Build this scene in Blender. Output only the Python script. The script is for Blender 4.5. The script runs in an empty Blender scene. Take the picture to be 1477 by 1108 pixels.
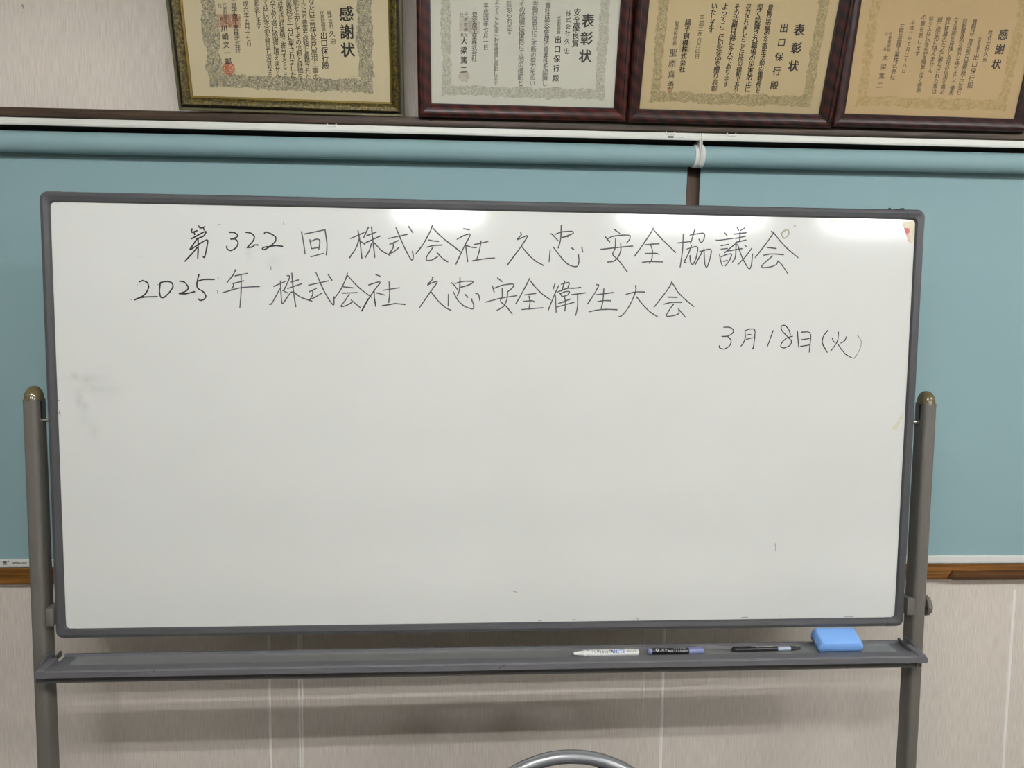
import bpy, bmesh, math, random
from mathutils import Vector, Matrix, Euler
random.seed(7)
C = bpy.context.scene
COL = C.collection
PI = math.pi

# ------------------------------------------------------------------ camera
CAM = Vector((-0.06672, -1.56020, 1.59735))
YAW, PITCH, ROLL, FPX = 0.0629217, 0.0793397, 0.0110695, 1080.70
PSI = -0.0150587                       # the wall is turned this much against the whiteboard
fwd = Vector((math.sin(YAW)*math.cos(PITCH), math.cos(YAW)*math.cos(PITCH), -math.sin(PITCH)))
rt0 = Vector((math.cos(YAW), -math.sin(YAW), 0)); up0 = rt0.cross(fwd)
rt = math.cos(ROLL)*rt0 + math.sin(ROLL)*up0
up = -math.sin(ROLL)*rt0 + math.cos(ROLL)*up0
cd = bpy.data.cameras.new('camera'); cam = bpy.data.objects.new('camera', cd); COL.objects.link(cam)
cd.sensor_width = 36; cd.lens = FPX*36/1477; cd.clip_start = 0.05; cd.clip_end = 60
m3 = Matrix((rt, up, -fwd)).transposed()
cam.matrix_world = Matrix.Translation(CAM) @ m3.to_4x4()
C.camera = cam

# ------------------------------------------------------------------ world, exposure
w = bpy.data.worlds.new('world'); C.world = w; w.use_nodes = True
w.node_tree.nodes['Background'].inputs[0].default_value = (0.9, 0.95, 1, 1)
w.node_tree.nodes['Background'].inputs[1].default_value = 0.15
C.view_settings.view_transform = 'Standard'; C.view_settings.look = 'None'
C.view_settings.gamma = 1; C.view_settings.use_curve_mapping = False
C.view_settings.exposure = 0.0
TUBE = 122.0                            # radiance of the fluorescent tubes
TUBE_COL = (0.985, 1.0, 0.995)

# ------------------------------------------------------------------ measuring helpers
U1 = Vector((math.cos(PSI), math.sin(PSI), 0)); V1 = Vector((-math.sin(PSI), math.cos(PSI), 0)); Z1 = Vector((0, 0, 1))
def WW(u, v, z): return U1*u + V1*v + Z1*z                  # wall coordinates -> world
def ray(x, y): return fwd*FPX + rt*(x-738.5) + up*(554-y)
def on_plane(x, y, p0, n):
    d = ray(x, y); t = n.dot(p0-CAM)/n.dot(d); return CAM + d*t
def on_wall(x, y, v):
    P = on_plane(x, y, WW(0, v, 0), V1); return P.dot(U1), P.z
def on_board(x, y, Y=0.0):
    P = on_plane(x, y, Vector((0, Y, 0)), Vector((0, 1, 0))); return P.x, P.z

# ------------------------------------------------------------------ mesh helpers
def lin(c):
    if isinstance(c, str):
        c = tuple(int(c[i:i+2], 16)/255 for i in (0, 2, 4))
        c = tuple(x/12.92 if x <= 0.04045 else ((x+0.055)/1.055)**2.4 for x in c)
    return (*c[:3], 1)
def link(o, parent=None, loc=None, rz=None):
    COL.objects.link(o)
    if parent is not None: o.parent = parent
    if loc is not None: o.location = loc
    if rz is not None: o.rotation_euler = (0, 0, rz)
    return o
def tag(o, label=None, cat=None, group=None, kind=None):
    for k, v in (('label', label), ('category', cat), ('group', group), ('kind', kind)):
        if v: o[k] = v
    return o
def empty(name, loc=(0, 0, 0), rz=0):
    o = bpy.data.objects.new(name, None); o.empty_display_size = .05
    return link(o, None, loc, rz)
class MB:
    def __init__(s): s.v = []; s.f = []
    def add(s, v, f):
        b = len(s.v); s.v += [tuple(x) for x in v]; s.f += [tuple(i+b for i in q) for q in f]; return s
    def box(s, x0, x1, y0, y1, z0, z1):
        v = [(x, y, z) for z in (z0, z1) for y in (y0, y1) for x in (x0, x1)]
        return s.add(v, [(0, 2, 3, 1), (4, 5, 7, 6), (0, 1, 5, 4), (2, 6, 7, 3), (0, 4, 6, 2), (1, 3, 7, 5)])
    def loft(s, rings, caps=True, closed=True):
        n = len(rings[0]); v = [p for r in rings for p in r]; f = []
        for i in range(len(rings)-1):
            for j in range(n if closed else n-1):
                k = (j+1) % n; f.append((i*n+j, i*n+k, (i+1)*n+k, (i+1)*n+j))
        if caps and closed:
            f.append(tuple(reversed(range(n)))); f.append(tuple((len(rings)-1)*n+j for j in range(n)))
        return s.add(v, f)
    def extrude_x(s, prof, x0, x1):                          # prof: (y, z) list
        return s.loft([[(x0, y, z) for y, z in prof], [(x1, y, z) for y, z in prof]])
    def poly(s, pts, y0, y1):                                # pts (x, z), thickness along y
        return s.loft([[(x, y0, z) for x, z in pts], [(x, y1, z) for x, z in pts]])
    def tube(s, path, r, n=10, closed=False):
        path = [Vector(p) for p in path]; rings = []; N = len(path)
        prev = None
        for i, p in enumerate(path):
            if closed: t = path[(i+1) % N]-path[i-1]
            else: t = path[min(i+1, N-1)]-path[max(i-1, 0)]
            t.normalize()
            a = prev if prev is not None else (Vector((0, 0, 1)) if abs(t.z) < .9 else Vector((0, 1, 0)))
            a = (a - t*a.dot(t)).normalized(); prev = a; b = t.cross(a)
            rr = r[i] if isinstance(r, (list, tuple)) else r
            rings.append([p+a*rr*math.cos(2*PI*k/n)+b*rr*math.sin(2*PI*k/n) for k in range(n)])
        if closed: rings.append(rings[0])
        return s.loft(rings, caps=not closed)
    def build(s, name, mat=None, parent=None, loc=None, rz=None, bevel=0, seg=2, smooth=False, angle=35):
        me = bpy.data.meshes.new(name); me.from_pydata(s.v, [], s.f)
        bm = bmesh.new(); bm.from_mesh(me); bmesh.ops.recalc_face_normals(bm, faces=bm.faces)
        if bevel:
            ed = [e for e in bm.edges if len(e.link_faces) == 2 and e.calc_face_angle(0) > math.radians(30)]
            bmesh.ops.bevel(bm, geom=ed, offset=bevel, segments=seg, affect='EDGES', profile=.5, clamp_overlap=True)
        for f in bm.faces: f.smooth = smooth or bool(bevel)
        if smooth or bevel:
            for e in bm.edges:
                if len(e.link_faces) == 2 and e.calc_face_angle(0) > math.radians(angle): e.smooth = False
        bm.to_mesh(me); bm.free()
        if mat: me.materials.append(mat)
        return link(bpy.data.objects.new(name, me), parent, loc, rz)
def rrect(w, d, r, n=4, cx=0, cy=0):
    o = []
    for qx, qy, a0 in ((1, 1, 0), (-1, 1, 90), (-1, -1, 180), (1, -1, 270)):
        for k in range(n+1):
            a = math.radians(a0+90*k/n); o.append((cx+qx*(w/2-r)+r*math.cos(a), cy+qy*(d/2-r)+r*math.sin(a)))
    return o

# ------------------------------------------------------------------ materials
def nt(name):
    m = bpy.data.materials.new(name); m.use_nodes = True; return m, m.node_tree, m.node_tree.nodes['Principled BSDF']
def N(t, k, **kw):
    n = t.nodes.new(k)
    for a, b in kw.items(): setattr(n, a, b)
    return n
def mat(name, col, rough=.5, metal=0, spec=.5, noise=0, nscale=60, bump=0, bscale=300, stretch=None, coat=0, croughness=.1):
    m, t, b = nt(name); c = lin(col)
    b.inputs['Base Color'].default_value = c; b.inputs['Roughness'].default_value = rough
    b.inputs['Metallic'].default_value = metal; b.inputs['Specular IOR Level'].default_value = spec
    b.inputs['Coat Weight'].default_value = coat; b.inputs['Coat Roughness'].default_value = croughness
    tc = N(t, 'ShaderNodeTexCoord'); mp = N(t, 'ShaderNodeMapping'); t.links.new(tc.outputs['Object'], mp.inputs[0])
    if stretch: mp.inputs['Scale'].default_value = stretch
    if noise:
        nz = N(t, 'ShaderNodeTexNoise'); nz.inputs['Scale'].default_value = nscale; nz.inputs['Detail'].default_value = 4
        t.links.new(mp.outputs[0], nz.inputs[0])
        mx = N(t, 'ShaderNodeMix', data_type='RGBA')
        mx.inputs[6].default_value = tuple(max(0, x*(1-noise)) for x in c[:3])+(1,)
        mx.inputs[7].default_value = tuple(min(1, x*(1+noise)) for x in c[:3])+(1,)
        t.links.new(nz.outputs[0], mx.inputs[0]); t.links.new(mx.outputs[2], b.inputs['Base Color'])
    if bump:
        n2 = N(t, 'ShaderNodeTexNoise'); n2.inputs['Scale'].default_value = bscale; t.links.new(mp.outputs[0], n2.inputs[0])
        bp = N(t, 'ShaderNodeBump'); bp.inputs['Strength'].default_value = bump; bp.inputs['Distance'].default_value = .001
        t.links.new(n2.outputs[0], bp.inputs['Height']); t.links.new(bp.outputs[0], b.inputs['Normal'])
    return m
def wood(name, c1, c2, rough=.5, scale=(3, 40, 60), spec=.4, coat=0):
    m, t, b = nt(name)
    tc = N(t, 'ShaderNodeTexCoord'); mp = N(t, 'ShaderNodeMapping'); mp.inputs['Scale'].default_value = scale
    t.links.new(tc.outputs['Object'], mp.inputs[0])
    nz = N(t, 'ShaderNodeTexNoise'); nz.inputs['Scale'].default_value = 3; nz.inputs['Detail'].default_value = 8; nz.inputs['Distortion'].default_value = .6
    t.links.new(mp.outputs[0], nz.inputs[0])
    r = N(t, 'ShaderNodeValToRGB'); r.color_ramp.elements[0].position = .35; r.color_ramp.elements[1].position = .68
    r.color_ramp.elements[0].color = lin(c1); r.color_ramp.elements[1].color = lin(c2)
    t.links.new(nz.outputs[0], r.inputs[0]); t.links.new(r.outputs[0], b.inputs['Base Color'])
    b.inputs['Roughness'].default_value = rough; b.inputs['Specular IOR Level'].default_value = spec; b.inputs['Coat Weight'].default_value = coat
    bp = N(t, 'ShaderNodeBump'); bp.inputs['Strength'].default_value = .3; bp.inputs['Distance'].default_value = .001
    t.links.new(nz.outputs[0], bp.inputs['Height']); t.links.new(bp.outputs[0], b.inputs['Normal'])
    return m

def wallpaper():
    m, t, b = nt('linen_wallpaper')
    tc = N(t, 'ShaderNodeTexCoord')
    mp = N(t, 'ShaderNodeMapping'); mp.inputs['Scale'].default_value = (420, 420, 22); t.links.new(tc.outputs['Object'], mp.inputs[0])
    n1 = N(t, 'ShaderNodeTexNoise'); n1.inputs['Scale'].default_value = 1; n1.inputs['Detail'].default_value = 3; t.links.new(mp.outputs[0], n1.inputs[0])
    n2 = N(t, 'ShaderNodeTexNoise'); n2.inputs['Scale'].default_value = 2.5; n2.inputs['Detail'].default_value = 3; t.links.new(tc.outputs['Object'], n2.inputs[0])
    r = N(t, 'ShaderNodeValToRGB'); r.color_ramp.elements[0].position = .3; r.color_ramp.elements[1].position = .7
    r.color_ramp.elements[0].color = lin('d6cabf'); r.color_ramp.elements[1].color = lin('eae0d5')
    t.links.new(n1.outputs[0], r.inputs[0])
    mx = N(t, 'ShaderNodeMix', data_type='RGBA', blend_type='MULTIPLY'); mx.inputs[0].default_value = .08
    t.links.new(r.outputs[0], mx.inputs[6]); t.links.new(n2.outputs[0], mx.inputs[7])
    br = N(t, 'ShaderNodeBrightContrast'); br.inputs['Bright'].default_value = .0; t.links.new(mx.outputs[2], br.inputs[0])
    t.links.new(br.outputs[0], b.inputs['Base Color'])
    b.inputs['Roughness'].default_value = .75; b.inputs['Specular IOR Level'].default_value = .25
    bp = N(t, 'ShaderNodeBump'); bp.inputs['Strength'].default_value = .25; bp.inputs['Distance'].default_value = .001
    t.links.new(n1.outputs[0], bp.inputs['Height']); t.links.new(bp.outputs[0], b.inputs['Normal'])
    return m
M_WALL = wallpaper()
M_CEIL = mat('ceiling_board', 'cfcdc7', .8, noise=.05, nscale=40)
M_FLOOR = mat('vinyl_floor', '6f6b63', .3, noise=.12, nscale=12)
M_LEDGE = wood('dark_walnut', '23160b', '4f3a29', .5, (2.2, 30, 55))
M_TRIM = wood('oak_trim', '55330f', '94642c', .42, (1.5, 30, 60))
M_TRIMD = wood('dark_oak', '3a210c', '6a4423', .45, (1.5, 30, 60))
M_SEAM = mat('white_caulk', 'faf2ec', .6, noise=.08, nscale=30, stretch=(1, 1, 6))
M_TEAL = mat('teal_blind_fabric', '8eaaae', .7, spec=.3, noise=.03, nscale=700, bump=.12, bscale=900)
M_ALU = mat('painted_aluminium', 'dcdcd4', .35, spec=.5, noise=.02)
M_PLA = mat('white_plastic', 'deded9', .35, noise=.02)
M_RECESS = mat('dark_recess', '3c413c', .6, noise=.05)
M_GREY = mat('charcoal_frame_plastic', '4c4c4f', .38, noise=.06, nscale=25, spec=.45)
M_POST = mat('taupe_powder_coat', '68645e', .42, noise=.05, nscale=120, bump=.1, bscale=800)
M_CAP = mat('olive_plastic', '675d40', .12, spec=.6, noise=.05)
M_TRAY = mat('grey_tray_plastic', '67666a', .36, noise=.07, nscale=30)
M_TRAYF = mat('tray_floor_metal', '8f8d8c', .22, noise=.05, nscale=30, coat=.8, croughness=.12)
M_BAR = mat('dark_steel_bar', '4a4744', .5, noise=.06)
M_CHROME = mat('zinc_plated_steel', 'b9b9b3', .25, metal=.9, noise=.05)
M_BLACK = mat('black_rubber', '17171a', .6, noise=.05)
M_INK = mat('fresh_black_ink', '241c22', .5, noise=.2, nscale=90)
M_INKG = mat('dry_black_ink', '48444a', .55, noise=.2, nscale=90)
M_INKL = mat('faint_ink', '8e8c8c', .6, noise=.2, nscale=90)
M_BLUE = mat('blue_plastic', '84b7fb', .42, noise=.03, nscale=20)
M_BLUED = mat('blue_felt', '54779f', .8, noise=.05)
M_SILVER = mat('silver_painted_tube', '9b9ca0', .34, metal=.7, noise=.04)
M_NAVY = mat('navy_vinyl', '23253a', .45, noise=.08, bump=.3, bscale=500)
M_TAPE = mat('yellowed_tape', 'd9d2b4', .4, noise=.12, nscale=200)
M_TAPE2 = mat('aged_clear_tape', 'd5d0bb', .35, noise=.1, nscale=150)
M_RED = mat('red_paper_scrap', 'd5797b', .6, noise=.15, nscale=120)
M_PINK = mat('faded_pink_paper', 'e3c0b5', .6, noise=.1)

def board_material():
    m, t, b = nt('whiteboard_enamel')
    b.inputs['Roughness'].default_value = .1; b.inputs['Specular IOR Level'].default_value = .6
    tc = N(t, 'ShaderNodeTexCoord'); mp = N(t, 'ShaderNodeMapping'); t.links.new(tc.outputs['Object'], mp.inputs[0])
    n1 = N(t, 'ShaderNodeTexNoise'); n1.inputs['Scale'].default_value = 55; n1.inputs['Detail'].default_value = 2; t.links.new(mp.outputs[0], n1.inputs[0])
    bp = N(t, 'ShaderNodeBump'); bp.inputs['Strength'].default_value = .05; bp.inputs['Distance'].default_value = .001
    t.links.new(n1.outputs[0], bp.inputs['Height']); t.links.new(bp.outputs[0], b.inputs['Normal'])
    # eraser smudges: soft blobs at fixed places on the enamel
    sep = N(t, 'ShaderNodeSeparateXYZ'); t.links.new(tc.outputs['Object'], sep.inputs[0])
    def math_(op, a, c_=None):
        n = N(t, 'ShaderNodeMath', operation=op)
        for i, q in enumerate((a, c_)):
            if q is None: continue
            if isinstance(q, (int, float)): n.inputs[i].default_value = q
            else: t.links.new(q, n.inputs[i])
        return n.outputs[0]
    tot = None
    blobs = [(118, 545, 22, 6, .30), (126, 553, 10, 8, .25), (137, 562, 35, 5, .22), (113, 577, 6, 12, .6), (121, 588, 5, 7, .5), (106, 542, 5, 4, .4),
             (117, 606, 9, 9, .3), (134, 622, 7, 15, .32), (395, 378, 12, 10, .22), (358, 362, 5, 12, .3), (150, 560, 22, 22, .15)]
    for x, y, rx, ry, a in blobs:
        X, Z = on_board(x, y); k = 1.42e-3
        ux = math_('DIVIDE', math_('SUBTRACT', sep.outputs[0], X), rx*k); uz = math_('DIVIDE', math_('SUBTRACT', sep.outputs[2], Z), ry*k)
        d2 = math_('ADD', math_('MULTIPLY', ux, ux), math_('MULTIPLY', uz, uz))
        g = math_('MULTIPLY', math_('POWER', 2.718, math_('MULTIPLY', d2, -1.0)), a)
        tot = g if tot is None else math_('ADD', tot, g)
    n2 = N(t, 'ShaderNodeTexNoise'); n2.inputs['Scale'].default_value = 60; n2.inputs['Detail'].default_value = 5; t.links.new(tc.outputs['Object'], n2.inputs[0])
    fac = math_('MULTIPLY', tot, math_('MULTIPLY', n2.outputs[0], .75))
    n3 = N(t, 'ShaderNodeTexNoise'); n3.inputs['Scale'].default_value = 5; n3.inputs['Detail'].default_value = 3; t.links.new(tc.outputs['Object'], n3.inputs[0])
    base = N(t, 'ShaderNodeMix', data_type='RGBA'); base.inputs[6].default_value = lin('dcdcd8'); base.inputs[7].default_value = lin('e2e2df')
    t.links.new(n3.outputs[0], base.inputs[0])
    mx = N(t, 'ShaderNodeMix', data_type='RGBA'); mx.inputs[7].default_value = lin('8f908a'); t.links.new(fac, mx.inputs[0]); t.links.new(base.outputs[2], mx.inputs[6])
    t.links.new(mx.outputs[2], b.inputs['Base Color'])
    return m
M_BOARD = board_material()

def emit(name, col, s):
    m, t, b = nt(name); b.inputs['Base Color'].default_value = (.9, .9, .9, 1)
    b.inputs['Emission Color'].default_value = (*col, 1); b.inputs['Emission Strength'].default_value = s; return m

# ------------------------------------------------------------------ the room
def struct(o): o['kind'] = 'structure'; return o
XL, XR, YF, ZC = -3.9, 5.6, -9.0, 2.74
def slab(name, m, x0, x1, y0, y1, z0, z1, loc=(0, 0, 0), rz=0):
    return struct(MB().box(x0, x1, y0, y1, z0, z1).build(name, m, None, loc, rz))
wall_back = slab('wall_back', M_WALL, XL-.2, XR+.2, 0, .1, 0, ZC+.05, WW(0, .345, 0), PSI)
slab('floor', M_FLOOR, XL-.1, XR+.1, YF-.1, .6, -.08, 0)
slab('ceiling', M_CEIL, XL-.1, XR+.1, YF-.1, .6, ZC, ZC+.08)
M_WALL2 = mat('painted_side_wall', '857e74', .8, noise=.04, nscale=8)
slab('wall_left', M_WALL2, XL-.1, XL, YF, .4, 0, ZC)
slab('wall_right', M_WALL2, XR, XR+.1, YF, .4, 0, ZC)
slab('wall_front', M_WALL2, XL-.1, XR+.1, YF-.1, YF, 0, ZC)
# caulked joints between the wall sheets (proud beads)
def seam(x, wpx, y0, y1, mt=M_SEAM):
    u, z = on_wall(x, 1000, .345); hw = wpx*.00175*1.15/2
    zt = on_wall(x, y0, .345)[1]; zb = on_wall(x, y1, .345)[1] if y1 else .09
    pts = []
    n = 26
    mb = MB(); rings = []
    for i in range(n+1):
        z = zb+(zt-zb)*i/n; j = random.uniform(-.0006, .0006); k = hw*random.uniform(.85, 1.1)
        rings.append([(u-k+j, 0.0005, z), (u-k*.5+j, -.0012, z), (u+k*.5+j, -.0012, z), (u+k+j, 0.0005, z)])
    mb.loft(rings)
    return mb.build('joint_bead', mt, wall_back, smooth=True)
M_SEAM2 = mat('dull_caulk', 'ece2d8', .7, noise=.08, nscale=30)
seam(388.8, 4.5, 846, None); seam(431.6, 3.4, 846, None); seam(435.6, 3, 846, None, M_SEAM); seam(927.5, 3.6, 846, 1035, M_SEAM2)
seam(955.5, 5, 846, None); seam(1453.6, 5, 851, None)
# trims of the wall
def wl_box(name, m, u0, u1, v0, v1, z0, z1, bevel=0):
    o = MB().box(u0, u1, 0, v1-v0, 0, z1-z0).build(name, m, None, WW(0, v0, z0), PSI, bevel=bevel); return o
LEDGE_T = 2.0835
struct(wl_box('trim_1', M_LEDGE, XL, XR, .258, .345, 2.0635, LEDGE_T, .0025))
zt = on_wall(700, 816.2, .322)[1]; zb = on_wall(700, 840.5, .322)[1]
t2 = struct(MB().extrude_x([(.0, .003), (.0, zt-zb-.003), (.003, zt-zb), (.023, zt-zb), (.023, 0), (.003, 0)], XL, XR).build('trim_2', M_TRIM, None, WW(0, .322, zb), PSI))
u0 = on_wall(1368, 830, .318)[0]; h = zt-zb
MB().loft([[(u0, 0, .004), (u0, 0, .008), (u0, -.002, .008), (u0, -.002, .004)],
           [(u0+.012, 0, 0.001), (u0+.012, 0, h*.60), (u0+.012, -.007, h*.52), (u0+.012, -.007, .002)],
           [(u0+.07, 0, 0.001), (u0+.07, 0, h*.54), (u0+.07, -.007, h*.47), (u0+.07, -.007, .002)],
           [(u0+.14, 0, 0.001), (u0+.14, 0, h*.60), (u0+.14, -.007, h*.50), (u0+.14, -.007, .002)],
           [(XR, 0, 0.001), (XR, 0, h*.36), (XR, -.007, h*.3), (XR, -.007, .002)]]).build('ledge_piece', M_TRIMD, t2)
ug = on_wall(1002, 270, .34)[0]
struct(wl_box('trim_3', wood('brown_mullion', '3a281c', '5c4433', .6, (40, 30, 2)), ug-.028, ug+.028, .336, .345, zt, 2.0635))
struct(wl_box('baseboard_back', M_TRIMD, XL, XR, .335, .345, 0, .08))

# ------------------------------------------------------------------ roller blinds
def blind(u0, u1, side, label):
    """u0..u1 along the wall; side = +1 when the near bracket is at u1"""
    L = u1-u0; b = empty('roller_blind', WW(u0, .345, on_wall(700, 816.2, .322)[1]), PSI)
    tag(b, label, 'blind', 'teal roller blinds hung under the dark ledge')
    zb_ = b.location.z
    z = lambda q: q-zb_; v = lambda q: q-.345
    hz0, hz1 = 2.0445, 2.0622
    # headrail: stepped aluminium channel with a dark recess below
    pr = [(v(.262), z(hz0)), (v(.2605), z(hz0+.004)), (v(.2612), z(hz0+.011)), (v(.263), z(hz0+.0118)), (v(.2635), z(hz1-.001)), (v(.266), z(hz1)), (v(.335), z(hz1)), (v(.335), z(hz1-.003)), (v(.2645), z(hz1-.003)), (v(.2645), z(hz0))]
    MB().extrude_x(pr, .0, L).build('headrail', M_ALU, b)
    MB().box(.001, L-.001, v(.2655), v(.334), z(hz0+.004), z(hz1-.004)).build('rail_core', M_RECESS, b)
    # roller with the wound fabric
    rc, rr_ = (v(.2905), z(2.0125)), .0247
    ring = lambda x, r: [(x, rc[0]+r*math.cos(2*PI*k/40), rc[1]+r*math.sin(2*PI*k/40)) for k in range(40)]
    s0, s1 = .012, L-.012
    MB().loft([ring(s0, rr_), ring(s1, rr_)]).build('fabric_roll', M_TEAL, b, smooth=True)
    # hanging fabric, coming off the back of the roll
    y1 = v(.3225)
    f0, f1 = .016, L-.016
    pts = []
    for k in range(9):
        a = k/8; pts.append((v(.2905)+.0247*math.cos(a*.55)+.0078*a**1.2*0, z(2.0125)-.0247*math.sin(a*.55)))
    ys = [(v(.2905)+.0247, z(2.0125)), (v(.3165), z(1.985)), (y1, z(1.93)), (y1, z(1.75)), (y1, z(1.4)), (y1, z(on_wall(700, 804.5, .3225)[1]))]
    rings = [[(f0, y, q), (f1, y, q), (f1, y+.0008, q), (f0, y+.0008, q)] for y, q in ys]
    MB().loft(rings).build('fabric', M_TEAL, b, smooth=True)
    # bottom bar
    zt_ = on_wall(700, 804.4, .318)[1]; zl = on_wall(700, 815.6, .318)[1]
    bar = MB().extrude_x([(v(.317), z(zl)+.002), (v(.317), z(zt_)-.002), (v(.3185), z(zt_)), (v(.3285), z(zt_)), (v(.3295), z(zt_)-.002), (v(.3295), z(zl)+.002), (v(.3285), z(zl)), (v(.3185), z(zl))], f0-.002, f1+.002).build('bottom_bar', M_PLA, b)
    for s in (0, 1):
        xa = (.0, .0025) if s == 0 else (L-.0025, L)
        pl = [(v(.263), z(hz1)), (v(.262), z(2.03)), (v(.2655), z(2.0)), (v(.274), z(1.988)), (v(.300), z(1.986)), (v(.315), z(2.0)), (v(.32), z(2.03)), (v(.32), z(hz1))]
        MB().extrude_x(pl, *xa).build('bracket', M_PLA, b, bevel=.0008)
        xb = (.0025, .0035, .010, .0115) if s == 0 else (L-.0025, L-.0035, L-.010, L-.0115)
        MB().loft([ring(xb[0], .0255), ring(xb[1], .0275), ring(xb[2], .0275), ring(xb[3], .0258)]).build('end_cap', M_PLA, b, smooth=True)
    return b, v, z, f0
UG = on_wall(1011.5, 210, .262)[0]
bl, v_, z_, f0 = blind(-1.43, UG-.0008, 1, 'long teal roller blind on the left with small print on its white bottom bar')
br, _, _, _ = blind(UG+.0008, UG+1.95, -1, 'teal roller blind on the right, reaching out of the frame beyond the right post')
def clip(par, uo, x):
    u = on_wall(x, 192, .262)[0]-uo
    zz = 2.0622-par.location.z; a = .262-.345
    mb = MB()
    mb.box(u-.0115, u-.0095, a-.002, a+.03, zz-.008, zz+.004).box(u+.0095, u+.0115, a-.002, a+.03, zz-.008, zz+.004)
    mb.box(u-.0095, u+.0095, a-.0012, a+.0004, zz+.0025, zz+.0048).box(u-.0095, u+.0095, a-.0028, a-.0012, zz-.006, zz-.002)
    mb.build('rail_clip', M_PLA, par)
for x in (478.5, 967): clip(bl, -1.43, x)
clip(br, UG+.0008, 1055)

# ------------------------------------------------------------------ lettering
_glyph = {}
def glyph(ch, bold=0):
    k = ch
    if k not in _glyph:
        cu = bpy.data.curves.new('g', 'FONT'); cu.body = ch; cu.size = 1; cu.resolution_u = 2
        cu.align_x = 'CENTER'
        ob = bpy.data.objects.new('g', cu); COL.objects.link(ob)
        bpy.context.view_layer.update()
        me = ob.to_mesh(); vs = [tuple(q.co) for q in me.vertices]; fs = [tuple(p.vertices) for p in me.polygons]
        ob.to_mesh_clear(); bpy.data.objects.remove(ob); bpy.data.curves.remove(cu)
        if vs:
            cx = 0; cy = .37
            if ord(ch) < 256: cx = 0
        _glyph[k] = ([(x, y-.37) for x, y, _ in vs], fs)
    return _glyph[k]
def put_glyph(mb, ch, cx, cz, size, ydep, shear=.06, sx=1.0, bold=.012):
    vs, fs = glyph(ch)
    for dx, dy in (((0, 0),) if bold < .01 else ((-bold, bold*.4), (bold, -bold*.4))):
        mb.add([(cx+size*sx*(x+dx), ydep, cz+size*(y+dy+shear*x)) for x, y in vs], fs)

# ------------------------------------------------------------------ framed certificates
def paper_material(name, col, orn, inset, halfw, pw, ph, strength, pat_scale=140, twist=0):
    m, t, b = nt(name)
    tc = N(t, 'ShaderNodeTexCoord'); sep = N(t, 'ShaderNodeSeparateXYZ'); t.links.new(tc.outputs['Object'], sep.inputs[0])
    def mth(op, a, c_=None, clamp=False):
        n = N(t, 'ShaderNodeMath', operation=op); n.use_clamp = clamp
        for i, q in enumerate((a, c_)):
            if q is None: continue
            if isinstance(q, (int, float)): n.inputs[i].default_value = q
            else: t.links.new(q, n.inputs[i])
        return n.outputs[0]
    nz = N(t, 'ShaderNodeTexNoise'); nz.inputs['Scale'].default_value = 90; nz.inputs['Detail'].default_value = 3; t.links.new(tc.outputs['Object'], nz.inputs[0])
    nb = N(t, 'ShaderNodeTexNoise'); nb.inputs['Scale'].default_value = 26; nb.inputs['Detail'].default_value = 2; t.links.new(tc.outputs['Object'], nb.inputs[0])
    ax = mth('SUBTRACT', mth('ABSOLUTE', mth('SUBTRACT', sep.outputs[0], pw/2)), pw/2-inset[0])
    az = mth('SUBTRACT', mth('ABSOLUTE', mth('SUBTRACT', sep.outputs[2], ph/2)), ph/2-inset[1])
    d = mth('ABSOLUTE', mth('MAXIMUM', ax, az))
    wob = mth('ADD', mth('MULTIPLY', mth('SUBTRACT', nz.outputs[0], .5), .012), mth('MULTIPLY', mth('SUBTRACT', nb.outputs[0], .5), .014))
    if twist:
        sw = mth('MULTIPLY', mth('ABSOLUTE', mth('SINE', mth('MULTIPLY', sep.outputs[2], 34))), .005)
        wob = mth('SUBTRACT', wob, mth('MULTIPLY', sw, mth('LESS_THAN', az, -.02)))
    band = mth('LESS_THAN', mth('ADD', d, wob), halfw)
    vo = N(t, 'ShaderNodeTexVoronoi', feature='DISTANCE_TO_EDGE'); vo.inputs['Scale'].default_value = pat_scale
    no = N(t, 'ShaderNodeTexNoise'); no.inputs['Scale'].default_value = pat_scale*.8; no.inputs['Detail'].default_value = 3; no.inputs['Distortion'].default_value = 3
    t.links.new(tc.outputs['Object'], vo.inputs[0]); t.links.new(tc.outputs['Object'], no.inputs[0])
    pat = mth('ADD', mth('MULTIPLY', mth('LESS_THAN', vo.outputs[0], .1), .3), mth('MULTIPLY', mth('SUBTRACT', no.outputs[0], .36), 3.2), True)
    fac = mth('MULTIPLY', mth('MULTIPLY', band, pat), strength)
    mx = N(t, 'ShaderNodeMix', data_type='RGBA'); mx.inputs[7].default_value = lin(orn); t.links.new(fac, mx.inputs[0])
    nl = N(t, 'ShaderNodeTexNoise'); nl.inputs['Scale'].default_value = 6; t.links.new(tc.outputs['Object'], nl.inputs[0])
    mc = N(t, 'ShaderNodeMix', data_type='RGBA'); c = lin(col); mc.inputs[6].default_value = tuple(x*.93 for x in c[:3])+(1,); mc.inputs[7].default_value = tuple(min(1, x*1.05) for x in c[:3])+(1,)
    t.links.new(nl.outputs[0], mc.inputs[0]); t.links.new(mc.outputs[2], mx.inputs[6])
    t.links.new(mx.outputs[2], b.inputs['Base Color']); b.inputs['Roughness'].default_value = .8; b.inputs['Specular IOR Level'].default_value = .2
    return m
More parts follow.
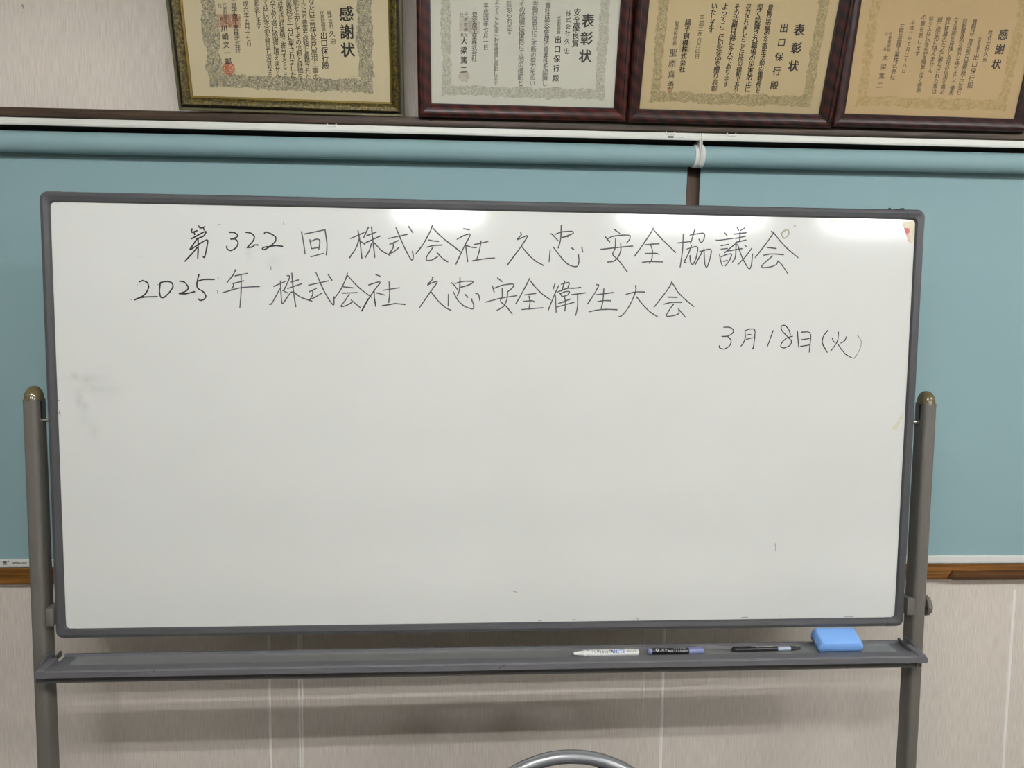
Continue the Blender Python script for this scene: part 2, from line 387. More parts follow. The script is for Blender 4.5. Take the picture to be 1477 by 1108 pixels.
def stripe_wood(name, c1, c2, sc=11, coat=.12):
    m, t, b = nt(name)
    tc = N(t, 'ShaderNodeTexCoord'); mp = N(t, 'ShaderNodeMapping'); mp.inputs['Rotation'].default_value = (0, math.radians(-38), 0)
    t.links.new(tc.outputs['Object'], mp.inputs[0])
    wv = N(t, 'ShaderNodeTexWave', wave_type='BANDS', bands_direction='Z'); wv.inputs['Scale'].default_value = sc; wv.inputs['Distortion'].default_value = 1.6; wv.inputs['Detail'].default_value = 2; wv.inputs['Detail Scale'].default_value = .6
    t.links.new(mp.outputs[0], wv.inputs[0])
    r = N(t, 'ShaderNodeValToRGB'); r.color_ramp.elements[0].color = lin(c1); r.color_ramp.elements[1].color = lin(c2)
    t.links.new(wv.outputs[0], r.inputs[0]); t.links.new(r.outputs[0], b.inputs['Base Color'])
    b.inputs['Roughness'].default_value = .42; b.inputs['Specular IOR Level'].default_value = .3; b.inputs['Coat Weight'].default_value = coat; b.inputs['Coat Roughness'].default_value = .22
    return m
def ribbed_gold(name):
    m, t, b = nt(name)
    tc = N(t, 'ShaderNodeTexCoord'); mp = N(t, 'ShaderNodeMapping'); mp.inputs['Scale'].default_value = (1, 1, 1); t.links.new(tc.outputs['Object'], mp.inputs[0])
    vo = N(t, 'ShaderNodeTexNoise'); vo.inputs['Scale'].default_value = 190; vo.inputs['Detail'].default_value = 3; vo.inputs['Distortion'].default_value = .8
    t.links.new(mp.outputs[0], vo.inputs[0])
    r = N(t, 'ShaderNodeValToRGB'); r.color_ramp.elements[0].position = .42; r.color_ramp.elements[1].position = .62
    r.color_ramp.elements[0].color = lin('2f290b'); r.color_ramp.elements[1].color = lin('6e5e28')
    t.links.new(vo.outputs[0], r.inputs[0]); t.links.new(r.outputs[0], b.inputs['Base Color'])
    b.inputs['Roughness'].default_value = .42; b.inputs['Metallic'].default_value = .35
    bp = N(t, 'ShaderNodeBump'); bp.inputs['Strength'].default_value = .6; bp.inputs['Distance'].default_value = .002
    t.links.new(vo.outputs[0], bp.inputs['Height']); t.links.new(bp.outputs[0], b.inputs['Normal'])
    return m
def pane_material():
    m = bpy.data.materials.new('thin_acrylic_pane'); m.use_nodes = True; t = m.node_tree; t.nodes.clear()
    o = N(t, 'ShaderNodeOutputMaterial'); tr = N(t, 'ShaderNodeBsdfTransparent'); gl = N(t, 'ShaderNodeBsdfGlossy'); gl.inputs['Roughness'].default_value = .03
    fr = N(t, 'ShaderNodeFresnel'); fr.inputs[0].default_value = 1.45; mx = N(t, 'ShaderNodeMixShader')
    t.links.new(fr.outputs[0], mx.inputs[0]); t.links.new(tr.outputs[0], mx.inputs[1]); t.links.new(gl.outputs[0], mx.inputs[2]); t.links.new(mx.outputs[0], o.inputs[0])
    return m
M_PANE = pane_material()
M_LIP = mat('olive_grey_lip', '59543a', .4, metal=.3, noise=.15, nscale=60)
M_GROOVE = mat('black_groove', '15110d', .5)
M_GOLD = mat('inner_gold_lip', '7a6428', .4, metal=.4, noise=.15, nscale=90)
M_RIB = ribbed_gold('ribbed_green_gold')
M_DARKIN = mat('black_inner_lip', '1a100d', .4)
M_TEXT = mat('printed_black', '35302c', .7)
M_TEXT2 = mat('printed_dark_grey', '4a4640', .7)
def seal_mat(name, col, a):
    m, t, b = nt(name); b.inputs['Base Color'].default_value = lin(col); b.inputs['Alpha'].default_value = a; b.inputs['Roughness'].default_value = .8
    tc = N(t, 'ShaderNodeTexCoord'); nz = N(t, 'ShaderNodeTexVoronoi'); nz.inputs['Scale'].default_value = 320; t.links.new(tc.outputs['Object'], nz.inputs[0])
    mm = N(t, 'ShaderNodeMath', operation='MULTIPLY'); mm.inputs[1].default_value = a*1.8; t.links.new(nz.outputs[0], mm.inputs[0]); mm.use_clamp = True
    t.links.new(mm.outputs[0], b.inputs['Alpha']); return m

def frame(A, yaw, tilt, roll, W, H, label, profs, paper_m, inset, texts, seals, text_m, pane=True, group=None):
    """A: outer bottom-left corner (wall coords); built in a local frame x right, z up, -y towards the viewer"""
    root = empty('framed_certificate', WW(*A))
    R_ = Matrix.Rotation(PSI+yaw, 4, 'Z') @ Matrix.Rotation(tilt, 4, 'X') @ Matrix.Rotation(-roll, 4, 'Y')
    root.matrix_world = Matrix.Translation(WW(*A)) @ R_
    tag(root, label, 'picture frame', group)
    def local(x, y, dep):
        inv = root.matrix_world.inverted(); c = inv @ CAM; d = inv.to_3x3() @ ray(x, y)
        t = (-dep-c.y)/d.y; return c + d*t
    for name, prof, mt in profs:
        for side in range(4):
            mb = MB()
            def cor(s, h, k):
                return [(s, -h, s), (W-s, -h, s), (W-s, -h, H-s), (s, -h, H-s)][k % 4]
            mb.loft([[cor(s, h, side) for s, h in prof], [cor(s, h, side+1) for s, h in prof]])
            o = mb.build(name, mt, root, smooth=name == 'moulding', angle=45)
    MB().box(.006, W-.006, .001, .004, .006, H-.006).build('backing_board', M_TRIMD, root)
    i = inset; pw, ph = W-2*i, H-2*i
    pp = MB().box(-.003, pw+.003, 0, .002, -.003, ph+.003).build('paper', paper_m, root, (i, -.004, i))
    if pane: MB().box(i-.003, W-i+.003, -.0068, -.0062, i-.003, H-i+.003).build('acrylic_pane', M_PANE, root)
    for kind, x, y, r, mt in seals:
        c = local(x, y, .004); r = r*.00165
        if kind == 'o': pts = [(c.x-i+r*math.cos(2*PI*k/20), c.z-i+r*math.sin(2*PI*k/20)) for k in range(20)]
        else: pts = [(c.x-i-r, c.z-i-r), (c.x-i+r, c.z-i-r), (c.x-i+r, c.z-i+r), (c.x-i-r, c.z-i+r)]
        MB().add([(a, -.0002, b_) for a, b_ in pts], [tuple(range(len(pts)))]).build('seal_stamp', mt, pp)
    for txt, (xa, ya), (xb, yb), size, *o in texts:
        mb = MB()
        bold = o[0] if o else .012
        n = len(txt)
        pitch = math.dist((xa, ya), (xb, yb))/(n-1) if n > 1 else size
        for k, ch in enumerate(txt):
            f = k/(n-1) if n > 1 else 0
            c = local(xa+(xb-xa)*f, ya+(yb-ya)*f, .004)
            if ch == ' ': continue
            s = min(size, pitch*1.0)*.00168
            put_glyph(mb, ch, c.x-i, c.z-i, s, -.0004, .07, max(1.0, size*.92/min(size, pitch)), bold if (size >= 9.5 or bold > .016) else 0)
        mb.build('lettering', text_m, pp)
    return root

brown = lambda m: [('moulding', [(.0, .0), (.0, .019), (.0025, .0225), (.007, .0245), (.0115, .0235), (.0125, .0205), (.017, .0195), (.026, .0115), (.0285, .0105), (.0285, 0)], m),
                   ('inner_lip', [(.0285, 0), (.0285, .009), (.0305, .008), (.0305, 0)], M_DARKIN)]
M_BRA = stripe_wood('red_brown_veneer', '220805', '46170e')
M_BRB = stripe_wood('dark_brown_veneer', '180706', '3c1710')
M_BRC = stripe_wood('purple_brown_veneer', '22100f', '371a17')
green = [('outer_lip', [(0, 0), (0, .014), (.002, .016), (.0065, .0155), (.0065, 0)], M_LIP),
         ('groove', [(.0065, 0), (.0065, .010), (.0105, .010), (.0105, 0)], M_GROOVE),
         ('moulding', [(.0105, 0), (.0105, .017), (.014, .021), (.019, .020), (.027, .012), (.0285, .010), (.0285, 0)], M_RIB),
         ('gold_lip', [(.0285, 0), (.0285, .0095), (.0325, .0075), (.0325, 0)], M_GOLD)]
S_RED = seal_mat('red_seal_ink', 'd0604c', .3); S_PALE = seal_mat('pale_seal_ink', 'c9a98c', .15); S_ORA = seal_mat('orange_seal_ink', 'd9694a', .45)

T1 = [('感謝状', (499.7, 20), (501.5, 72), 19.5, .026), ('株式会社', (475, 19), (478, 38), 6.5), ('久忠', (479, 48.5), (480.5, 60), 8.5),
      ('代表取締役', (464.5, 19), (467, 42), 6.5), ('出口保行殿', (467, 51.5), (469.7, 94.5), 9.6, .016),
      ('あなたは三晃式長尺屋根工事の', (448.5, -7), (455.5, 111), 9), ('施工に当り豊富な経験と蓄積された', (437.3, -6), (444.3, 111), 8.6),
      ('技能を生かしてその信頼と評価を', (426.5, -5), (433.7, 110), 8.8), ('め責務を十分に果されました', (416.3, 0), (423, 108), 8.8),
      ('の成果は当社業績に寄与するところ', (403.7, -1), (412, 110), 8.2), ('人であり誠に感謝に堪えません', (393.4, 1), (401, 108), 8.6),
      ('て茲に記念品を贈呈し深甚なる', (382.5, 4), (389.6, 107.5), 8.6), ('意を表します', (369.5, 0), (373.3, 38), 8.6),
      ('成六年五月十七日', (354, 5.5), (359, 63.4), 7.4), ('三晃金属工業株式会社', (336.8, 1), (343.4, 73), 8.4), ('代表取締役', (323.7, 7), (325.8, 31), 5.5),
      ('社', (317, 8), (317, 8), 5.5), ('長', (320, 28), (320, 28), 5.5), ('川崎文一郎', (323.5, 41), (329.5, 88.4), 9.2, .018)]
F1 = frame((-.7338, .262, 2.0862), .0174, .2883, -.0034, .5168, .405,
      'ribbed green-gold framed certificate at the far left, above bare wall', green,
      paper_material('cream_certificate', 'd9cba8', '7b7868', (.055, .034), .014, .4534, .3416, .95, 150, 1), .0317, T1,
      [('s', 323, 30, 8, S_RED), ('s', 338, 30, 8.5, S_RED), ('o', 330, 99, 8.5, S_ORA)], M_TEXT, True, 'award certificates leaning above the ledge')
T2 = [('表彰状', (848, 30), (844, 81), 18, .026), ('安全優良賞', (832.7, 17.7), (829.6, 62.8), 10), ('株式会社', (820, 19.5), (818.7, 47.6), 7.6), ('久忠', (818, 59.8), (817.4, 73.8), 9),
      ('代表取締役', (806.5, 26), (805.9, 46.3), 5.6), ('出口保行殿', (804.9, 57.3), (801.5, 112.8), 9.6, .016),
      ('貴社は安全管理の重要性を認識し', (790, 8), (785.7, 120.7), 8.8), ('労働災害防止に不断の努力を払い', (772.3, 6), (767.8, 120), 8.8),
      ('その成績は優良にて他の模範と', (753.4, 5), (750.7, 120), 8.8), ('認められます', (734.8, 5.5), (735, 47), 8.8), ('よってここに金一封を贈呈し表彰します', (717, 3), (715, 120), 8),
      ('平成四年七月一日', (701, 9), (700.6, 68.3), 7.4), ('三晃金属工業株式会社', (684.8, 14.6), (684, 84.8), 8.2), ('代表取締役', (672, 21.3), (672, 50), 5.4),
      ('社', (666, 21.3), (666, 21.3), 5.2), ('長', (666.5, 50), (666.5, 50), 5.2), ('大梁篤二', (669.3, 59), (669, 100.6), 9.8, .018)]
F2 = frame((-.1832, .262, 2.0843), .0046, .2746, .0004, .491, .39,
      'red-brown framed certificate on pale paper, second from the left', brown(M_BRA),
      paper_material('pale_certificate', 'dddacb', 'a8a48e', (.036, .030), .011, .4316, .3306, .85, 160), .0297, T2,
      [('s', 672, 35, 9, S_PALE), ('s', 684, 40, 8, S_PALE), ('o', 669.5, 110, 8, S_PALE)], M_TEXT2, True, 'award certificates leaning above the ledge')
T3 = [('表彰状', (1152.7, 43.3), (1144.3, 95.5), 15.5, .032), ('出口保行殿', (1130.8, 40.6), (1116.8, 123.2), 12, .018),
      ('貴殿は労働安全衛生活動の重要性を', (1111.4, 10.8), (1093, 130.7), 8.8, .018), ('深く認識され職場の災害防止に', (1096, 10.8), (1078.2, 129.3), 9, .018),
      ('尽力されましたことは他の模範であり', (1079.6, 10), (1061.7, 129.3), 8.6, .018), ('その功績は誠に多大であります', (1063.3, 10), (1047, 121), 9, .018),
      ('よってここに記念品を贈り表彰', (1046, 9.5), (1030, 128), 9, .018), ('いたします', (1030.2, 8.8), (1025.4, 44), 9, .018),
      ('平成二年六月四日', (1012.6, 25.7), (1005.5, 81.2), 7.2, .016), ('綿半鋼機株式会社', (992.3, 32.5), (983.9, 100), 8.8, .02), ('取締役社長', (976.2, 34.5), (973, 62.2), 6.2, .016),
      ('聖原喜勇', (971, 75.8), (967, 123), 11.5, .006)]
F3 = frame((.3079, .262, 2.0842), .011, .3262, -.0021, .4984, .39,
      'dark brown framed certificate with yellowish paper and bold print, third from the left', brown(M_BRB),
      paper_material('yellow_cream_certificate', 'd8c49a', '96875f', (.035, .028), .0115, .4388, .3304, .85, 150), .0298, T3,
      [('s', 988, 67, 7.5, S_PALE), ('s', 966, 130, 3.2, S_RED)], M_TEXT, True, 'award certificates leaning above the ledge')
T4 = [('感謝状', (1447, 50), (1437, 92.7), 14, .026), ('株式会社久忠', (1428.5, 47.4), (1420.4, 86), 7.2), ('代表取締役', (1413.2, 56), (1409.8, 73.7), 4.8), ('出口保行殿', (1407.8, 82.5), (1399.3, 123), 9, .016),
      ('貴殿は三晃式長尺屋根施工に当り', (1405.8, 31.8), (1383, 134), 7.8), ('終始献身的な努力を持ちまして優秀', (1392.2, 30.4), (1372, 134), 7.6), ('なる技術を発揮し会社の信用を高め', (1379.4, 28.4), (1359, 133), 7.6),
      ('会社発展のために寄与された事は', (1367.6, 27.7), (1347.3, 132), 7.8), ('誠に感謝に堪えません', (1355.7, 28.4), (1342, 101.5), 7.8), ('依って茲に記念品を贈呈し深く感謝', (1343.3, 26.4), (1325, 130), 7.8),
      ('の意を表します', (1332.5, 25.2), (1323, 77.6), 7.8), ('平成二年五月二十八日', (1316.7, 32.8), (1303.4, 102.3), 6.4), ('三晃金属工業株式会社', (1301, 38.4), (1287.6, 111), 8),
      ('代表取締役', (1284.2, 48.6), (1281.3, 72), 5), ('社', (1278.8, 49), (1278.8, 49), 4.8), ('長', (1276.3, 71), (1276.3, 71), 4.8), ('大梁篤二', (1276.6, 83.3), (1269, 123), 9, .016)]
F4 = frame((.8065, .262, 2.0842), -.001, .2286, -.0055, .4853, .372,
      'dark brown framed certificate with tan paper, at the right end of the row', brown(M_BRC),
      paper_material('tan_certificate', 'cdb287', 'b09a62', (.036, .029), .0115, .4233, .310, .75, 60), .031, T4, [], M_TEXT2, True, 'award certificates leaning above the ledge')
# small screw head in the ledge below the second certificate
su, sz = on_wall(621, 171.5, .258)
sc_ = MB(); rings = []
for dy, r in ((.004, .0035), (-.001, .0045), (-.003, .003), (-.0035, .001)):
    rings.append([(r*math.cos(2*PI*k/12), dy, r*math.sin(2*PI*k/12)) for k in range(12)])
sc_.loft(rings); tag(sc_.build('screw', M_BLACK, None, WW(su, .258, sz), PSI, smooth=True), 'small dark screw head in the ledge under the second certificate', 'screw')
hu, hz = on_wall(34, 8, .345)
hk = MB().tube([(0, .004, 0), (0, -.006, 0), (.002, -.009, -.001), (.005, -.011, -.009), (.006, -.010, -.016)], .0011, 6)
tag(hk.build('wall_hook', M_CHROME, None, WW(hu, .345, hz), PSI, smooth=True), 'tiny bent metal hook in the bare wall at the upper left', 'hook')

# ------------------------------------------------------------------ the mobile whiteboard
WB = empty('mobile_whiteboard', (0, 0, 0))
tag(WB, 'large white wheeled whiteboard in charcoal frame with handwritten Japanese lines', 'whiteboard')
BW, BZ1, BZ0 = 1.82, 1.85, 1.85-.9125
hw = BW/2
fr = .0205
panel = MB().box(-hw+.012, hw-.012, .004, .026, BZ0+.012, BZ1-.012).build('writing_panel', M_BOARD, WB)
# frame rails with a moulded section
def rail(side):
    mb = MB(); R = .044
    prof = [(0, .004), (0, .026), (.003, .030), (fr-.002, .030), (fr-.002, .0045), (fr, .0035), (fr-.003, -.001), (fr*.45, -.003), (.003, -.001)]   # (s inward, y)
    if side in 'tb':
        z = (lambda s: BZ1-s) if side == 't' else (lambda s: BZ0+s)
        mb.loft([[(x, y, z(s)) for s, y in prof] for x in (-hw+R-.004, hw-R+.004)])
    else:
        x = (lambda s: -hw+s) if side == 'l' else (lambda s: hw-s)
        mb.loft([[(x(s), y, zz) for s, y in prof] for zz in (BZ0+R-.004, BZ1-R+.004)])
    return mb.build('frame_rail', M_GREY, WB, smooth=True, angle=25)
for s in 'tblr': rail(s)
for sx in (-1, 1):
    for sz in (-1, 1):
        # curved corner piece: sweep the same section round the corner, slightly proud
        mb = MB(); rings = []
        prof = [(-.0004, .004), (-.0004, .026), (.003, .0305), (fr-.0015, .0305), (fr-.0015, .0045), (fr+.0005, .003), (fr-.003, -.0016), (fr*.45, -.0036), (.003, -.0016)]
        Ro, R = .016, .041
        path = [(R, 0, 0)] + [(None, a, None) for a in range(0, 91, 15)] + [(0, 90, R)]
        def ring(kind, a=0):
            o = []
            for s, y in prof:
                if kind == 0: px, pz = R, s
                elif kind == 2: px, pz = s, R
                else:
                    # outer radius Ro, inner corner radius grows small
                    cx = cz = .030; th = math.radians(a)
                    ro = .030 if False else None
                    # superellipse-like corner for the outside, small radius inside
                    if s < fr*.6:
                        r = Ro; c = r
                        px = c-(r-min(s, r-.001))*math.sin(th) if s < r else c; pz = c-(r-min(s, r-.001))*math.cos(th)
                        px += 0; pz += 0
                    else:
                        r = .009; c = fr+r
                        px = c-(r+(fr-s))*math.sin(th); pz = c-(r+(fr-s))*math.cos(th)
                o.append((sx*(hw-px), y, (BZ1-pz) if sz > 0 else (BZ0+pz)))
            return o
        rings = [ring(0)] + [ring(1, a) for a in range(0, 91, 15)] + [ring(2)]
        mb.loft(rings); mb.build('corner_piece', M_GREY, WB, smooth=True, angle=25)
# posts
def post(x0, x1, side):
    cx = (x0+x1)/2; w_ = x1-x0; y0, y1 = -.008, .034; cy = (y0+y1)/2; d = y1-y0
    top = 1.436
    sec = rrect(w_, d, .008, 5, cx, cy)
    p = MB().loft([[(x, y, .055) for x, y in sec], [(x, y, top) for x, y in sec]]).build('post', M_POST, WB, smooth=True, angle=40)
    rings = []
    n = 8
    for k in range(n+1):
        a = PI/2*k/n; s = max(math.cos(a), .03); zz = top+.0265*math.sin(a)
        rings.append([(cx+(x-cx)*(s**.9), cy+(y-cy)*(s**.9), zz) for x, y in rrect(w_+.0008, d+.0008, .0145, 5, cx, cy)])
    rings.insert(0, [(x, y, top-.0025) for x, y in rrect(w_+.0008, d+.0008, .0118, 5, cx, cy)])
    MB().loft(rings).build('post_cap', M_CAP, p, smooth=True, angle=50)
    xi = x1 if side < 0 else x0; dr = 1 if side < 0 else -1
    zp = on_board(60, 606, .013)[1] if side < 0 else on_board(1325, 609, .013)[1]
    MB().box(xi-dr*.002, xi+dr*.0006, .008, .013, zp+.004, top-.003).build('slot', M_BLACK, p)
    # pivot pin between post and frame
    xe = -hw if side < 0 else hw
    MB().tube([(xi-dr*.002, .013, zp), (xe+dr*.002, .013, zp)], .0038, 14).build('pivot_pin', M_CHROME, WB, smooth=True)
    # foot with two casters
    ft = MB().loft([[(x, yy, z) for x, z in [(cx-.02, .055), (cx+.02, .055), (cx+.02, .085), (cx-.02, .085)]] for yy in (-.26, .285)]).build('foot', M_POST, WB, bevel=.004)
    for yy in (-.235, .26):
        wh = MB().tube([(cx-.011, yy, .0275), (cx+.011, yy, .0275)], .0275, 18).build('caster', M_BLACK, ft, smooth=True)
    return cx
XLo = on_board(32.2, 600, -.005)[0]; XLi = XLo+.0285
XRo = on_board(1351, 600, -.005)[0]; XRi = XRo-.0285
cl = post(XLo, XLi, -1); cr = post(XRi, XRo, 1)
MB().box(cl, cr, .002, .026, .16, .19).build('lower_bar', M_POST, WB, bevel=.003)
# latch blocks under the pivot that clamp the board
for side in (-1, 1):
    if side < 0: xa = on_board(65.6, 890, -.006)[0]; xb = on_board(76, 890, -.006)[0]; z1 = on_board(70, 877.8, -.006)[1]; z0 = on_board(70, 904, -.006)[1]; xo = -hw+.001
    else: xa = on_board(1309, 875, -.006)[0]; xb = on_board(1319.6, 875, -.006)[0]; z1 = on_board(1315, 863.6, -.006)[1]; z0 = on_board(1315, 887.5, -.006)[1]; xo = hw-.001
    MB().box(xa, xb, -.006, .028, z0, z1).build('latch_block', M_POST, WB, bevel=.0015)
    lo, hi = sorted((xo, xb if side < 0 else xa))
    MB().box(lo, hi, .006, .026, z0+.004, z1-.002).build('latch_tongue', M_GREY, WB)
# ribbed knob outside the right post
kz = on_board(1344, 872.5, .013)[1]
kx = XRo; mb = MB(); rings = []
for dx, r in ((.0, .009), (.004, .009), (.0041, .0215), (.0055, .0225), (.0125, .0222), (.0145, .0205), (.0148, .0001)):
    rings.append([(kx+dx, .013+r*(1+.012*math.cos(12*2*PI*k/48))*math.cos(2*PI*k/48), kz+r*(1+.012*math.cos(12*2*PI*k/48))*math.sin(2*PI*k/48)) for k in range(48)])
kn = mb.loft(rings).build('knob', M_POST, WB, smooth=True)
for k in range(6):
    a = 2*PI*k/6
    MB().tube([(kx+.003, .013+.008*math.cos(a), kz+.008*math.sin(a)), (kx+.003, .013+.02*math.cos(a), kz+.02*math.sin(a))], .0018, 4).build('knob_rib', M_BLACK, kn)
# pen tray: front lip, recessed floor, low back rim
YT = -.060
TX0, TX1 = on_board(48.6, 968, YT)[0], on_board(1339, 945, YT)[0]
ZT = .8964; ZF = .8925
tx0, tx1 = on_board(64.5, 968, YT)[0], on_board(1326, 945, YT)[0]
prof = [(YT-.0005, .8823), (YT-.0005, ZT-.003), (YT+.0025, ZT-.0003), (-.0375, ZT+.0012), (-.0355, ZT), (-.0350, ZF), (.0140, ZF), (.0145, ZT+.002), (.0185, ZT+.002), (.0195, ZT), (.0195, .884), (-.038, .884), (-.046, .8823)]
tray = MB().extrude_x(prof, tx0, tx1).build('tray', M_TRAY, WB, smooth=True, angle=20)
MB().box(tx0+.028, tx1-.028, -.0348, .0138, ZF-.0004, ZF+.0004).build('tray_floor', M_TRAYF, tray)
for side in (-1, 1):
    a, b_ = (TX0, tx0+.0005) if side < 0 else (tx1-.0005, TX1)
    s0, s1 = (a+.005, a) if side < 0 else (b_-.005, b_)
    inner = b_ if side < 0 else a
    pc = [(YT-.0012, .8815), (YT-.0012, ZT-.001), (YT+.003, ZT+.0015), (-.034, ZT+.0035), (-.010, ZT+.0045), (-.009, .8825)]
    pcs = [(YT+.001, .8815), (YT+.001, ZT-.006), (YT+.006, ZT-.003), (-.034, ZT+.001), (-.010, ZT+.002), (-.009, .8825)]
    MB().loft([[(inner, y, z) for y, z in pc], [(s0, y, z) for y, z in pc], [(s1, y, z) for y, z in pcs]]).build('end_cap', M_TRAY, tray, smooth=True, angle=20)
    # raised inner cheek that wraps round the post, and the stop beside it
    xc = XLi+.0008 if side < 0 else XRi-.0008; dr = 1 if side < 0 else -1
    x0_, x1_ = sorted((xc, xc+dr*.003))
    MB().loft([[(x, -.036, ZT+.001), (x, -.010, .9060), (x, .020, .9085), (x, .020, ZT-.003), (x, -.036, ZF)] for x in (x0_, x1_)]).build('cheek', M_TRAY, tray)
    x0_ = min(xc+dr*.014, xc+dr*.018)
    MB().loft([[(x0_+o, -.0345, ZF), (x0_+o, -.0345, ZF+.002), (x0_+o, .0175, .9045), (x0_+o, .0175, ZF)] for o in (0, .004)]).build('tray_stop', M_GREY, tray)
cb = MB().box(XLi-.0005, XRi+.0005, -.045, .012, .8645, .8835).build('crossbar', M_BAR, WB)
MB().box(XRi-.013, XRi-.010, -.048, -.045, .858, .880).build('screw_plate', M_POST, WB)

for k, (x, y, dx, dy) in enumerate(((724, 962.5, 9, -5), (222, 968, 5, -3), (1010, 957, 5, 0))):
    P = [on_board(x-dx/2, y-dy/2, YT-.0007), on_board(x+dx/2, y+dy/2, YT-.0007)]
    (ax_, az_), (bx_, bz_) = P
    MB().box(min(ax_, bx_), max(ax_, bx_), YT-.0010, YT-.0004, min(az_, bz_), max(az_, bz_)+.0006).build('scuff', M_BLACK, tray) if False else MB().loft([[(ax_, YT-.0010+o, az_), (bx_, YT-.0010+o, bz_), (bx_, YT-.0010+o, bz_+.0012), (ax_, YT-.0010+o, az_+.0009)] for o in (0, .0006)]).build('scuff', M_BLACK, tray)

# ------------------------------------------------------------------ handwriting
def chaikin(p, n=2):
    for _ in range(n):
        if len(p) < 3: return p
        q = [p[0]]
        for i in range(len(p)-1):
            a, b_ = p[i], p[i+1]
            if i > 0: q.append((a[0]*.8+b_[0]*.2, a[1]*.8+b_[1]*.2))
            if i < len(p)-2: q.append((a[0]*.2+b_[0]*.8, a[1]*.2+b_[1]*.8))
        q.append(p[-1]); p = q
    return p
S = 240/1477
def ribbon(mb, pts, hw_, y):
    P = [Vector((*q, 0)) for q in pts]
    L, R = [], []
    n = len(P); ln = [0]
    for i in range(1, n): ln.append(ln[-1]+(P[i]-P[i-1]).length)
    out = []
    for i in range(n):
        t = (P[min(i+1, n-1)]-P[max(i-1, 0)])
        if t.length < 1e-9: t = Vector((1, 0, 0))
        t.normalize(); nn = Vector((-t.y, t.x, 0))
        wv = hw_*(1+.12*math.sin(i*1.7+pts[0][0]*90))
        out.append((P[i], nn, wv, t))
    ring = []
    # round ends
    p, nn, wv, t = out[0]
    for a in (-60, -25, 25, 60): ring.append(None)
    left = [p+nn*wv for p, nn, wv, t in out]; right = [p-nn*wv for p, nn, wv, t in out]
    vs = []; fs = []
    for i in range(n):
        vs += [(left[i].x, y, left[i].y), (right[i].x, y, right[i].y)]
        if i: k = 2*i; fs.append((k-2, k-1, k+1, k))
    mb.add(vs, fs)
    for (p, nn, wv, t), s in ((out[0], -1), (out[-1], 1)):
        c = [(p.x+wv*math.cos(a)*t.x*s+wv*math.sin(a)*nn.x, y, p.y+wv*math.cos(a)*t.y*s+wv*math.sin(a)*nn.y) for a in (-PI/2, -PI/4, 0, PI/4, PI/2)]
        mb.add(c, [(0, 1, 2, 3, 4)])
ycount = [0]
def strokes(mb, origin, sts, wpx=1.0, it=2):
    for st in sts:
        q = chaikin([tuple(a) for a in st], it)
        pts = [on_board(origin[0]+a*S, origin[1]+b_*S, .004) for a, b_ in q]
        ycount[0] += 1
        ribbon(mb, pts, wpx*1.42e-3, .0037-.0000012*(ycount[0] % 60))
A0, B0, C0, D0, E0, F0, G0, H0, I0 = (260, 310), (490, 310), (720, 320), (950, 320), (180, 385), (380, 390), (590, 390), (790, 390), (1020, 460)
def line(name, label, groups, m, wpx, cuts=(), labels=()):
    """strokes of one written line; cuts: x pixel positions where one word ends and the next begins"""
    out = []
    cuts = [-1]+list(cuts)+[9999]
    for a, b_ in zip(cuts, cuts[1:]):
        mb = MB()
        for o, s in groups:
            sel = [st for st in s if a <= o[0]+sum(q[0] for q in st)/len(st)*S < b_]
            if sel: strokes(mb, o, sel, wpx)
        if mb.v:
            ob = mb.build(name, m, panel)
            ob['label'] = labels[len(out)] if labels else label
            out.append(ob)
    return out
line('handwriting', 'black marker characters 第322 beginning the first line', [(A0, [
 [(105,125),(95,160),(150,140)], [(122,150),(128,175)], [(165,100),(175,120),(220,105)], [(205,115),(212,135)], [(100,212),(240,135),(210,190),(150,212)],
 [(150,210),(115,265),(75,320),(165,260),(250,210),(235,300),(215,385),(205,372)], [(158,205),(160,300),(155,385)], [(150,290),(100,350),(42,412)],
 [(440,155),(480,155),(514,180),(500,202),(450,215)], [(450,215),(490,213),(518,245),(500,292),(450,320),(416,306),(412,280)],
 [(580,155),(628,160),(662,190),(650,232),(595,290)], [(595,290),(640,287),(662,265),(690,268)],
 [(748,165),(752,150),(790,160),(848,192),(850,232),(800,280),(745,312),(726,300),(740,288),(780,282),(850,272),(908,280)]])], M_INK, 1.0, (315,), ['black handwritten 第', 'black handwritten number 322'])
